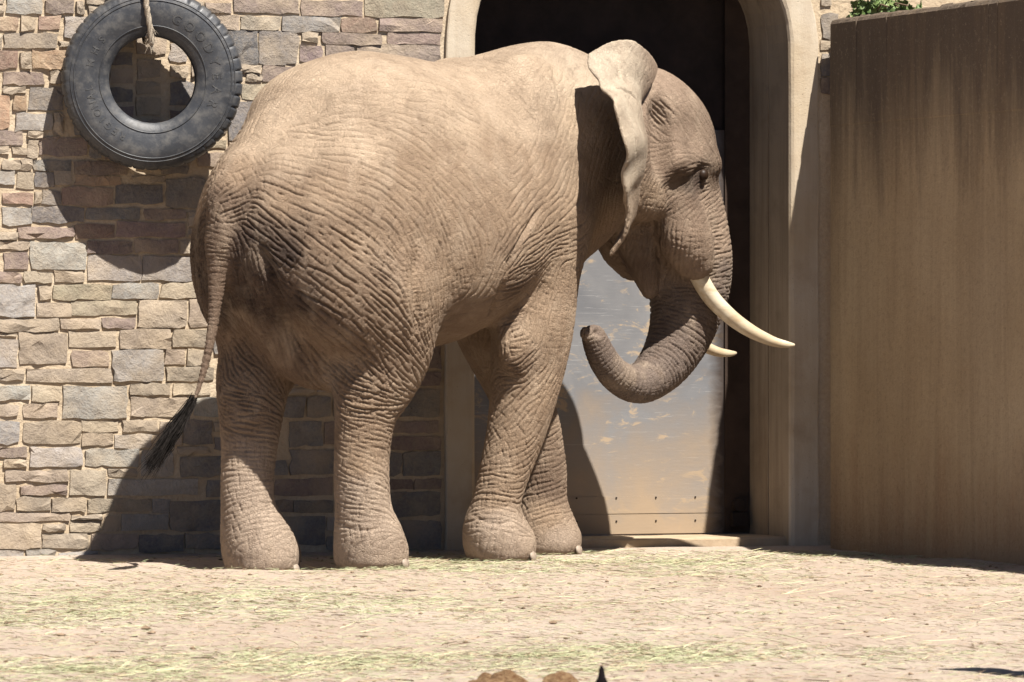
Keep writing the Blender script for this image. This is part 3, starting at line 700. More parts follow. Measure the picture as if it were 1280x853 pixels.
# skin controls read off the photo: x, y, direction of the wrinkles (deg, anticlockwise from right), spacing cm, depth mm, cross depth mm, colour key
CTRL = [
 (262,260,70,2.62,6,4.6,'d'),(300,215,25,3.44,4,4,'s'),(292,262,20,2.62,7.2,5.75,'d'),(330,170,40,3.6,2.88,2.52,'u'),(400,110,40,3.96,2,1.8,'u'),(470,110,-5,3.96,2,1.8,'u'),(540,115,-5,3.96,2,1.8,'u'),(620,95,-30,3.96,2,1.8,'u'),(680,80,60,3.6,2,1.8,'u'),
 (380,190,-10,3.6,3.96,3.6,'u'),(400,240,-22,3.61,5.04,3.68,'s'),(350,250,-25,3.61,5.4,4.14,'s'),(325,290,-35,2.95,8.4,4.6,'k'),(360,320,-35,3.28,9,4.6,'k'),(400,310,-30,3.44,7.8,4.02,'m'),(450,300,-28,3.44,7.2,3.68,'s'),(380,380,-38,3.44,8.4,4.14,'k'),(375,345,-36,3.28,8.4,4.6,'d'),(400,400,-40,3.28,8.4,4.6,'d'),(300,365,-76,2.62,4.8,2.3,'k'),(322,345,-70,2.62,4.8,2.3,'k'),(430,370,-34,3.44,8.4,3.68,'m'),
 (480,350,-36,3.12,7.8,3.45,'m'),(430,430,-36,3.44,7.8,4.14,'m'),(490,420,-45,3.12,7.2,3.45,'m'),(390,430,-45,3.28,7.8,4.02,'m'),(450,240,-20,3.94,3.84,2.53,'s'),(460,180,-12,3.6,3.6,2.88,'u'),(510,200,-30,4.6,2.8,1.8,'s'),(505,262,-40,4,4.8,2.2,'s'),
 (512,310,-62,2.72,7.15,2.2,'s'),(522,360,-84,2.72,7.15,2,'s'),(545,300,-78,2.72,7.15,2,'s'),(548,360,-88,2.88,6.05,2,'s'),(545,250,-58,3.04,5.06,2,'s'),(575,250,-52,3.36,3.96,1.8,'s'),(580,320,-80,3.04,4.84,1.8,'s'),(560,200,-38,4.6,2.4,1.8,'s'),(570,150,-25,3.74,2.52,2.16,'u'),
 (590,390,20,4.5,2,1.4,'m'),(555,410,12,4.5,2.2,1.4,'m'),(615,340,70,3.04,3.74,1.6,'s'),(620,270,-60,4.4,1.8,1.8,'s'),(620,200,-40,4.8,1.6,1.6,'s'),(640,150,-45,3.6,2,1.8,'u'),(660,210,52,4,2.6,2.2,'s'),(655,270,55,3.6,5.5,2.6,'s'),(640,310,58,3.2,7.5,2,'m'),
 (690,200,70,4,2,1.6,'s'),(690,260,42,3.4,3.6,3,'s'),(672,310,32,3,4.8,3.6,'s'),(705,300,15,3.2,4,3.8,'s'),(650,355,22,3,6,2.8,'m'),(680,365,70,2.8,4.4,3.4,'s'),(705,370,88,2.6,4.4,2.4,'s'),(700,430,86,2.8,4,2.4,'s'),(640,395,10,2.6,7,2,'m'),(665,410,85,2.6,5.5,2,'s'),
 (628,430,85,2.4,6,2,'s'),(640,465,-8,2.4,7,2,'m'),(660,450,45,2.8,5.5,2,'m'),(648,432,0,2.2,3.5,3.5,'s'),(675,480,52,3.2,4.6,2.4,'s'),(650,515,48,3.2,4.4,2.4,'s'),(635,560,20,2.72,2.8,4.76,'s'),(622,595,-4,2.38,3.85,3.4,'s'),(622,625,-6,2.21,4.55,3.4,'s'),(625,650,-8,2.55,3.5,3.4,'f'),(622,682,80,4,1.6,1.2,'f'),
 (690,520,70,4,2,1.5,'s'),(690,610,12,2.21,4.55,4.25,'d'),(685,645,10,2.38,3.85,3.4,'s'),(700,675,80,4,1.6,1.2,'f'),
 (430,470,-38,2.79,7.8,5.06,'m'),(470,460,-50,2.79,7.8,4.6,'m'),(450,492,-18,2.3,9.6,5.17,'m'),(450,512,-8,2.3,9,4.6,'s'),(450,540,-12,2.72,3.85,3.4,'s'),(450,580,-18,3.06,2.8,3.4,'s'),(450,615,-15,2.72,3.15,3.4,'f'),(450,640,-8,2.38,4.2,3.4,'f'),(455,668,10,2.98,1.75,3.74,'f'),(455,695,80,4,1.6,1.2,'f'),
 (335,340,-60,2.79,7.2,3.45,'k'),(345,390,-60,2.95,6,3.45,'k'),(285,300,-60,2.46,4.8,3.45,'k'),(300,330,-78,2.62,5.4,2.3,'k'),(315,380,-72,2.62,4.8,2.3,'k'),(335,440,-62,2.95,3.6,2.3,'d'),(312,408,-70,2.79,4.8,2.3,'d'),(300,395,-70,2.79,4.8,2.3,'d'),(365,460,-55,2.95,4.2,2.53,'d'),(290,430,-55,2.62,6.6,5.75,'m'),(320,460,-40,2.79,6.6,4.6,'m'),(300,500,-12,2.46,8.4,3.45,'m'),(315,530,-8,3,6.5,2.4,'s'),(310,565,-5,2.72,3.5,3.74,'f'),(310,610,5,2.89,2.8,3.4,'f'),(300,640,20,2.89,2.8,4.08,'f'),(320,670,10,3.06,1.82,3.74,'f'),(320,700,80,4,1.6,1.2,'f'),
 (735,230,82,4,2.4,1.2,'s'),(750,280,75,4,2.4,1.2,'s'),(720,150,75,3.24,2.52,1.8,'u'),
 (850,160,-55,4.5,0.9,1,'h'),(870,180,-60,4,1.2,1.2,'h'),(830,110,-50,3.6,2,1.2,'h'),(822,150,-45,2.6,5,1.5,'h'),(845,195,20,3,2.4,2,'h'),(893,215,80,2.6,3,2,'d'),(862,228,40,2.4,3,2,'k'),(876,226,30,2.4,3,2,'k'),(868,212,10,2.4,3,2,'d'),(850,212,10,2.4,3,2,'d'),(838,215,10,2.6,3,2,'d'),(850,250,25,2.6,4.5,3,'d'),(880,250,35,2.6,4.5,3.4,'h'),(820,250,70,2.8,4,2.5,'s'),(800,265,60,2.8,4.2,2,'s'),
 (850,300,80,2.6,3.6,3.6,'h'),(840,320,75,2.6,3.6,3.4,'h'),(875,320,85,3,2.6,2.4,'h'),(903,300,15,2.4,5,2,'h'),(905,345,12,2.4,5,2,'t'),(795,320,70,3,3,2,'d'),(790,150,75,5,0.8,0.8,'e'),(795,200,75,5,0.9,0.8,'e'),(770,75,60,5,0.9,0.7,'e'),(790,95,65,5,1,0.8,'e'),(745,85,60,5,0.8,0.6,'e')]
SKIN = {'s': (.318, .224, .146), 'u': (.465, .350, .240), 'm': (.222, .151, .098), 'd': (.155, .104, .070), 'k': (.042, .026, .019), 'l': (.310, .217, .139), 'f': (.410, .318, .238), 'h': (.315, .226, .160), 't': (.170, .128, .102), 'e': (.56, .468, .35)}  # dark tone m puts the fall-off of light into thighs and belly

# large folds of the hide: photo polyline, depth mm (negative = ridge), half width mm
FOLDS = [([(324, 300), (328, 315), (336, 338), (346, 370), (360, 410), (378, 445), (396, 474)], 40, 34), ([(289, 330), (285, 360), (284, 390), (290, 420)], 12, 20),
         ([(300, 330), (312, 375), (330, 420), (352, 455)], 12, 14), ([(318, 330), (330, 380), (348, 425)], 10, 12),
         ([(524, 300), (521, 340), (523, 385), (524, 430)], 30, 32), ([(505, 300), (506, 350), (508, 400), (512, 440)], -16, 22), ([(505, 270), (517, 305), (520, 345)], 10, 14),
         ([(630, 352), (638, 325), (652, 298), (668, 272), (680, 255)], 26, 17), ([(612, 400), (622, 375), (634, 345)], 30, 25), ([(648, 312), (662, 290), (676, 272)], -8, 12),
         ([(588, 642), (605, 652), (628, 655), (648, 648)], 9, 10), ([(592, 628), (610, 634), (632, 634), (650, 626)], 6, 8), ([(418, 652), (440, 662), (465, 664), (482, 655)], 8, 10),
         ([(416, 508), (440, 518), (466, 516), (482, 506)], 8, 9), ([(420, 540), (445, 536), (470, 528)], 6, 7), ([(404, 486), (430, 499), (460, 500), (486, 484)], 8, 9),
         ([(276, 540), (300, 546), (325, 540), (346, 528)], 7, 8), ([(275, 560), (300, 566), (322, 562)], 6, 7),
         ([(826, 282), (822, 300), (823, 320), (834, 336)], 18, 14), ([(862, 206), (875, 204), (888, 208)], 12, 8), ([(862, 232), (876, 234), (886, 228)], 6, 6), ([(858, 240), (874, 243), (888, 236)], 6, 6),
         ([(812, 140), (820, 152), (832, 160)], 9, 6), ([(813, 132), (824, 143), (838, 150)], 9, 6), ([(812, 124), (822, 132), (838, 140)], 7, 6),
         ([(766, 109), (778, 111), (790, 118), (800, 130)], 13, 11), ([(786, 150), (795, 175), (796, 205)], 8, 10), ([(760, 62), (772, 80), (776, 104)], 7, 12), ([(784, 58), (793, 80), (793, 105)], -6, 12),
         ([(690, 70), (694, 95), (702, 125), (705, 160)], 12, 25), ([(640, 70), (660, 110), (672, 160)], -8, 40), ([(420, 130), (470, 120), (520, 118)], 6, 40)]

def mat_skin():
    m = NT('wrinkled_dusty_skin', 0.82, 0.28); c = m.coord(); at = m.n('Attribute'); at.attribute_name = 'tone'
    n1 = m.noise(c, 2.4, 5, .6, .3); n2 = m.noise(c, 13, 6, .65); n3 = m.noise(c, 85, 5, .7); dz = m.noise(m.coord(scale=(1, 1, .7)), 5.5, 5, .6, .6)
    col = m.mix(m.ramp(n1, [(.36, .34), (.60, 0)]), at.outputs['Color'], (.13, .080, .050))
    col = m.mix(m.ramp(dz, [(.47, 0), (.78, .5)]), col, (.50, .39, .28))          # dust
    col = m.mix(m.ramp(n2, [(.32, .34), (.5, 0)]), col, (.13, .082, .052))
    col = m.mix(m.ramp(n3, [(.58, 0), (.75, .25)]), col, (.42, .34, .26))
    m.color(col)
    vo = m.n('TexVoronoi'); vo.feature = 'DISTANCE_TO_EDGE'; vo.inputs['Scale'].default_value = 62
    wv = m.n('VectorMath'); wv.operation = 'ADD'; nz = m.n('TexNoise'); nz.inputs['Scale'].default_value = 20; m.l(c, nz.inputs['Vector'])
    sc = m.n('VectorMath'); sc.operation = 'SCALE'; sc.inputs[3].default_value = .05; m.l(nz.outputs['Color'], sc.inputs[0]); m.l(c, wv.inputs[0]); m.l(sc.outputs[0], wv.inputs[1]); m.l(wv.outputs[0], vo.inputs['Vector'])
    cell = m.ramp(vo.outputs['Distance'], [(.0, 0), (.11, 1)])
    h = m.math('ADD', m.math('MULTIPLY', cell, .60), m.math('ADD', m.math('MULTIPLY', n3, .55), m.math('MULTIPLY', n2, .5)))
    m.bump(h, .85, .006); return m.m

def catmull(V, Q, A):
    """one Catmull-Clark step on a quad mesh; A is carried along linearly"""
    n = len(V); fp = V[Q].mean(1); fa = A[Q].mean(1)
    e = np.stack([Q, np.roll(Q, -1, 1)], 2).reshape(-1, 2); es = np.sort(e, 1).astype(np.int64)
    key, inv = np.unique(es[:, 0] * n + es[:, 1], return_inverse=True); m = len(key); a, b = key // n, key % n
    fid = np.repeat(np.arange(len(Q)), 4); cnt = np.bincount(inv, minlength=m).astype(np.float32)
    fs = np.stack([np.bincount(inv, fp[fid, i], m) for i in range(3)], 1) / cnt[:, None]
    mid = (V[a] + V[b]) / 2; ep = (mid + fs) / 2
    val = np.bincount(Q.ravel(), minlength=n).astype(np.float32)
    Fv = np.stack([np.bincount(Q.ravel(), np.repeat(fp[:, i], 4), n) for i in range(3)], 1) / val[:, None]
    ev = np.bincount(a, minlength=n) + np.bincount(b, minlength=n)
    Rv = np.stack([np.bincount(a, mid[:, i], n) + np.bincount(b, mid[:, i], n) for i in range(3)], 1) / ev[:, None]
    vp = (Fv + 2 * Rv + (val[:, None] - 3) * V) / val[:, None]
    inv = inv.reshape(-1, 4) + n; f = np.arange(len(Q)) + n + m
    NQ = np.concatenate([np.stack([Q[:, i], inv[:, i], f, inv[:, i - 1]], 1) for i in range(4)])
    return np.concatenate([vp, ep, fp]).astype(np.float32), NQ, np.concatenate([A, (A[a] + A[b]) / 2, fa]).astype(np.float32)

def build_elephant():
    t1 = time.time()
    g = elephant_field(0.0128); V, Q = g.mesh(); del g
    V = V.astype(np.float32); V[:, 0] *= XS
    print('elephant base', len(V), time.time() - t1)
    me = mesh_from('body', V, Q); me.shade_smooth()
    N = np.empty(len(V) * 3, np.float32); me.vertex_normals.foreach_get('vector', N); N = N.reshape(-1, 3)
    bvh = BVHTree.FromPolygons([tuple(v) for v in V.tolist()], Q.tolist())
    kd = kdtree.KDTree(len(V))
    for i, v in enumerate(V.tolist()): kd.insert(v, i)
    kd.balance()
    MW = Matrix.Translation(EL_O) @ Matrix.Rotation(EL_RZ, 4, 'Z') @ Matrix.Scale(GS, 4); inv = MW.inverted(); eye = inv @ Vector(camo.location)
    rot = Matrix.Rotation(-EL_RZ, 3, 'Z'); camR = rot @ Vector((CS, -SN, 0)); camF = rot @ Vector((SN, CS, 0)); UP = Vector((0, 0, 1))
    P, D, S, C = [], [], [], []
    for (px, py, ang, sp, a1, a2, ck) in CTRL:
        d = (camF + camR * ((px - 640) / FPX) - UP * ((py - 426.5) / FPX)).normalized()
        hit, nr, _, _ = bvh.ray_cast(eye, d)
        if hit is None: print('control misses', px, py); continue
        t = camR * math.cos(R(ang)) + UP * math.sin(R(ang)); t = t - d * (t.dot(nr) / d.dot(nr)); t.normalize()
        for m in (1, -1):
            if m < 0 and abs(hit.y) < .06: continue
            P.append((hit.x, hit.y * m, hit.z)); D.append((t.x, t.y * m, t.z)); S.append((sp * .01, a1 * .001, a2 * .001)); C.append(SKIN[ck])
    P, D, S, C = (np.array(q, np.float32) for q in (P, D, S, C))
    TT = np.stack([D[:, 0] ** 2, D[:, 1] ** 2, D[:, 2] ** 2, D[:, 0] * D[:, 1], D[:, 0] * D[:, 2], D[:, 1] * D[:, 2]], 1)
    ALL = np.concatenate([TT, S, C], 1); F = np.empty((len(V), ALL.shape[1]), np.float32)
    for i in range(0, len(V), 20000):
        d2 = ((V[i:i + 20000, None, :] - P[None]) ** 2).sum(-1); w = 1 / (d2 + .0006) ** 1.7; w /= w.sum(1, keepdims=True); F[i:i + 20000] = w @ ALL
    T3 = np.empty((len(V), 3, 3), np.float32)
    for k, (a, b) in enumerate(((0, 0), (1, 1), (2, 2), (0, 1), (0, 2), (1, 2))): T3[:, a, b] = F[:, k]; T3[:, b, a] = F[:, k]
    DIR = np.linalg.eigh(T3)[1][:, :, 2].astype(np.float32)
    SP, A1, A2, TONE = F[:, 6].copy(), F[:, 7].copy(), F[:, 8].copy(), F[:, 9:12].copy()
    # rings round the trunk and the tail
    for ch, sp, a1, tone, zmax in ((TRUNK, .021, .0052, SKIN['t'], 1.72), (TAIL, .017, .0030, SKIN['d'], 2.02)):
        Sx = spline(np.array(ch, np.float32), .02); Sx[:, 0] *= XS; tg = np.gradient(Sx[:, :3], axis=0)
        tg /= np.linalg.norm(tg, axis=1, keepdims=True)
        lo, hi = Sx[:, :3].min(0) - .35, Sx[:, :3].max(0) + .35
        I = np.where(((V > lo) & (V < hi)).all(1))[0]
        d = np.linalg.norm(V[I][:, None] - Sx[None, :, :3], axis=2); j = d.argmin(1); dd = d[np.arange(len(I)), j] - Sx[j, 3]
        w = np.clip((.075 - dd) / .05, 0, 1) * np.clip((zmax - V[I, 2]) / .14, 0, 1)
        if ch is TRUNK: w *= np.clip((V[I, 0] - 1.2) / .05, 0, 1)
        else: w *= V[I, 0] < -1.42
        ring = np.cross(tg[j], N[I]); ring /= np.linalg.norm(ring, axis=1, keepdims=True) + 1e-9
        k = w > .5; DIR[I[k]] = ring[k]
        tip = np.clip(j / len(Sx), 0, 1)
        for arr, val in ((SP, sp), (A1, a1), (A2, a1 * .4)): arr[I] = arr[I] * (1 - w) + val * w
        if ch is TRUNK: A1[I] *= 1 - .55 * w * np.clip((tip - .62) / .3, 0, 1)
        TONE[I] = TONE[I] * (1 - w[:, None]) + np.array(tone) * w[:, None]
    DIR -= N * (DIR * N).sum(1, keepdims=True); DIR /= np.linalg.norm(DIR, axis=1, keepdims=True) + 1e-9
    print('field dirs', time.time() - t1)
    # trace wrinkles as evenly spaced lines running over the skin
    rng = np.random.default_rng(77); py_rand = random.Random(77)
    Vl, Nl, Dl, SPl, A1l, A2l = V.tolist(), N.tolist(), DIR.tolist(), SP.tolist(), A1.tolist(), A2.tolist()
    glo = V.min(0) - .1; gv = .010; gn = np.ceil((V.max(0) + .1 - glo) / gv).astype(int)
    find = kd.find
    def trace(order, cross, lens, sepk):
        occ = np.zeros(tuple(gn), np.int32); X, A = [], []; ident = 0
        g0, g1, g2 = (float(q) for q in glo)
        for sv in order:
            p0 = Vector(Vl[sv]); amp = (A2l if cross else A1l)[sv]
            if amp < .0004: continue
            if occ[int((p0.x - g0) / gv), int((p0.y - g1) / gv), int((p0.z - g2) / gv)]: continue
            ident += 1; L = py_rand.uniform(*lens) * (1.0 if cross else (.6 + SPl[sv] / .04)); halves = []
            for sgn in (1, -1):
                p, i, prev, line, run, wob = p0.copy(), sv, None, [], 0.0, py_rand.uniform(-.2, .2)
                while run < L * .5:
                    n = Vector(Nl[i]); d = Vector(Dl[i])
                    if cross: d = n.cross(d)
                    if prev is None: d = d * sgn
                    elif d.dot(prev) < 0: d = -d
                    wob = wob * .82 + py_rand.gauss(0, .065); d = (d + n.cross(d) * wob).normalized()
                    q = p + d * .012; co, i, dist = find(q); n = Vector(Nl[i]); q = q - n * (q - co).dot(n); prev = d
                    o = occ[int((q.x - g0) / gv), int((q.y - g1) / gv), int((q.z - g2) / gv)]
                    line.append((q.x, q.y, q.z, (A2l if cross else A1l)[i], SPl[i]))
                    p = q; run += .012
                    if o and o != ident: break
                halves.append(line)
            pts = halves[1][::-1] + [(p0.x, p0.y, p0.z, amp, SPl[sv])] + halves[0]
            if len(pts) < 3: continue
            B = np.array(pts, np.float32); n = len(B); f = np.minimum(np.arange(n), np.arange(n)[::-1]) / 3.0
            B[:, 3] *= np.clip(.35 + f, 0, 1) * py_rand.uniform(.55, 1.25)
            C3 = ((B[:, :3] - glo) / gv).astype(int)
            for (a, b, c), s in zip(C3.tolist(), B[:, 4].tolist()):
                h = max(1, int(s * sepk / gv)); w = occ[a - h:a + h + 1, b - h:b + h + 1, c - h:c + h + 1]; w[w == 0] = ident
            t = np.linspace(0, n - 1, (n - 1) * 3 + 1); k = np.minimum(t.astype(int), n - 2); fr = (t - k)[:, None]
            X.append(B[k] * (1 - fr) + B[k + 1] * fr)
        return np.concatenate(X)
    order = rng.permutation(len(V))[:70000].tolist()
    W1 = trace(order, False, (.10, .40), .62); order = rng.permutation(len(V))[:60000].tolist()
    W2 = trace(order, True, (.03, .10), .85)
    print('wrinkles', len(W1), len(W2), time.time() - t1)
    # finer skin: one subdivision, then press the wrinkles in
    bpy.data.meshes.remove(me)
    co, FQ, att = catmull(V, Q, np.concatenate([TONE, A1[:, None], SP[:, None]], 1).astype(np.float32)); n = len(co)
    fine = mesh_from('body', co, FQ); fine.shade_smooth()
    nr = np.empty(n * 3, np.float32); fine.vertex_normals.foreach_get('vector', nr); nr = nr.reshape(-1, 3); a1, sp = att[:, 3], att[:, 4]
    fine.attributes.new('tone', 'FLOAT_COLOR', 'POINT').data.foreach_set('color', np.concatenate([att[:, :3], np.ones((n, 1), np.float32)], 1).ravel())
    disp = np.zeros(n, np.float32)
    def nearest(Q, W, cell=.02):
        """index of and distance to the nearest wrinkle point within one cell, found through a cell grid"""
        lo = np.minimum(Q.min(0), W.min(0)) - 2 * cell; dims = np.ceil((np.maximum(Q.max(0), W.max(0)) + 2 * cell - lo) / cell).astype(np.int64) + 1
        key = lambda P: (((P - lo) / cell).astype(np.int64) * np.array([dims[1] * dims[2], dims[2], 1])).sum(1)
        kw = key(W); o = np.argsort(kw, kind='stable'); ks = kw[o]; st = np.zeros(int(dims.prod()) + 1, np.int32)
        np.cumsum(np.bincount(ks, minlength=int(dims.prod())), out=st[1:]); Ws = W[o]; kq = key(Q)
        best = np.full(len(Q), cell * cell * 1.5, np.float32); bi = np.zeros(len(Q), np.int32)
        for dx in (-1, 0, 1):
            for dy in (-1, 0, 1):
                for dz in (-1, 0, 1):
                    k = kq + (dx * dims[1] + dy) * dims[2] + dz; s = st[k]; c = st[k + 1] - s; act = np.flatnonzero(c > 0); j = 0
                    while len(act):
                        w = s[act] + j; e = Q[act] - Ws[w]; d2 = np.einsum('ij,ij->i', e, e); b = d2 < best[act]
                        best[act[b]] = d2[b]; bi[act[b]] = w[b]; j += 1; act = act[c[act] > j]
        return o[bi], np.sqrt(best)
    for W, sig, pil in ((W1, .0042, .50), (W2, .0036, .28)):
        idx, dist = nearest(co, np.ascontiguousarray(W[:, :3]))
        amp = W[idx, 3]
        amp = amp * 1.62; disp -= amp * np.exp(-(dist / sig) ** 1.5)
        disp += amp * pil * (np.minimum(1, dist / (sp * .45)) ** .8 - .5) 
    for poly, dep, wid in FOLDS:
        H = []
        for k in range(len(poly) - 1):
            for f in np.linspace(0, 1, 9)[:-1]:
                px, py = (poly[k][i] * (1 - f) + poly[k + 1][i] * f for i in (0, 1))
                hit = bvh.ray_cast(eye, (camF + camR * ((px - 640) / FPX) - UP * ((py - 426.5) / FPX)).normalized())[0]
                if hit is not None: H.append(hit[:])
        H = np.array(H, np.float32); m = len(H); wid *= .001; taper = np.clip(np.minimum(np.arange(m), np.arange(m)[::-1]) / (m * .22), .15, 1)
        I = np.flatnonzero(((co > H.min(0) - 3 * wid) & (co < H.max(0) + 3 * wid)).all(1))
        d = np.linalg.norm(co[I][:, None] - H[None], axis=2); j = d.argmin(1)
        disp[I] -= dep * .001 * taper[j] * np.exp(-(d[np.arange(len(I)), j] / wid) ** 2)
    # slow undulation of the hide
    ph = rng.uniform(0, 6.28, 10); K = rng.normal(0, 11, (10, 3))
    und = sum(np.sin(co @ K[i] + ph[i]) for i in range(10)) / 10
    disp += .004 * und + .35 * a1 * rng.normal(0, 1, n) * .12
    co = co + nr * disp[:, None]
    co[:, 2] = np.maximum(co[:, 2], -.076)
    fine.vertices.foreach_set('co', co.ravel()); fine.update()
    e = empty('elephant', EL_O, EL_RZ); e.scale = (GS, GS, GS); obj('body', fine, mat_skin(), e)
    print('skin', n, time.time() - t1)
    elephant_parts(e)
    tag(e, 'large tan wrinkled elephant with long tusks and curled trunk standing before the stone wall', 'elephant')

def elephant_parts(e):
    r = np.random.default_rng(12)
    iv = NT('ivory', .45, .4); c = iv.coord(); n1 = iv.noise(iv.coord(scale=(1, 6, 6)), 5, 5, .6); n2 = iv.noise(c, 30, 5)
    n3 = iv.noise(c, 3.5, 4); iv.color(iv.mix(iv.ramp(n3, [(.45, 0), (.7, .55)]), iv.mix(iv.ramp(n1, [(.4, 0), (.72, .75)]), (.74, .65, .48), (.46, .32, .17)), (.44, .30, .16))); iv.bump(n2, .15, .003)
    def S(p): return (p[0] * XS, p[1], p[2])
    for sd in (-1, 1):
        if sd < 0: pts = [EP(862, 318, -.215) + (.058,), EP(873, 345, -.24) + (.056,), EP(890, 373, -.265) + (.053,), EP(914, 397, -.30) + (.048,), EP(940, 415, -.34) + (.041,), EP(966, 427, -.385) + (.031,), EP(984, 431, -.42) + (.021,), EP(993, 431.5, -.44) + (.009,)]
        else: pts = [EP(845, 322, .215) + (.055,), EP(852, 350, .225) + (.053,), EP(858, 385, .23) + (.050,), EP(866, 414, .235) + (.045,), EP(880, 432, .23) + (.038,), EP(897, 440, .22) + (.030,), EP(912, 442, .21) + (.021,), EP(920, 441.5, .205) + (.009,)]
        A = spline(np.array([S(p[:3]) + (p[3],) for p in pts], np.float32), .02)
        mb = MB(); mb.tube([tuple(q[:3]) for q in A], [float(q[3]) for q in A], 20); mb.build('tusk', iv.m, e, True)
        bm = bmesh.new(); bmesh.ops.create_uvsphere(bm, u_segments=16, v_segments=12, radius=.038); me = bpy.data.meshes.new('eye'); bm.to_mesh(me); bm.free()
        em = NT('dark_eye', .45, .15); em.color((.030, .017, .010)); o = obj('eye', me, em.m, e, True); o.location = (1.835 * XS, sd * .328, 2.288)
    nm = mat_simple('horn_toenail', (.30, .24, .18), (.42, .34, .27), 30, .6, .3, .3, .003)
    for L, z in ((LEG_RH, -.030), (LEG_LH, -.072), (LEG_RF, -.020), (LEG_LF, -.018)):
        x, y, _, rad = L[-1]
        for a in (-62, -22, 20, 60):
            bm = bmesh.new(); bmesh.ops.create_uvsphere(bm, u_segments=12, v_segments=8, radius=1)
            for v in bm.verts: v.co = Vector((v.co.x * .014, v.co.y * .045, v.co.z * .034))
            me = bpy.data.meshes.new('toenail'); bm.to_mesh(me); bm.free(); o = obj('toenail', me, nm, e, True)
            o.location = ((x + math.cos(R(a)) * rad * .962) * XS, y + math.sin(R(a)) * rad * .962, z + .040); o.rotation_euler = (0, R(-14), R(a))
    # tuft of the tail: stiff dark bristles
    V, F = [], []
    root = [Vector(S(EP(243, 497, .03))), Vector(S(EP(233, 517, .03))), Vector(S(EP(214, 548, .03)))]; tip = Vector(S(EP(182, 592, .03)))
    for k in range(900):
        q = r.random(); b = root[0].lerp(root[1], q * 2) if q < .5 else root[1].lerp(root[2], q * 2 - 1)
        b = b + Vector(r.normal(0, .010, 3)); end = b.lerp(tip + Vector(r.normal(0, .028, 3)), r.uniform(.45, 1.02)); mid = b.lerp(end, .5) + Vector(r.normal(0, .014, 3)); w = Vector(r.normal(0, 1, 3)).normalized() * .0030
        n = len(V); V += [b - w, b + w, mid - w, mid + w, end]; F += [[n, n + 1, n + 3, n + 2], [n + 2, n + 3, n + 4]]
    o = obj('tail_tuft', mesh_from('tail_tuft', V, F), mat_simple('black_bristle', (.008, .007, .006), (.025, .021, .019), 30, .85, .03), e); tag(o, kind='stuff')
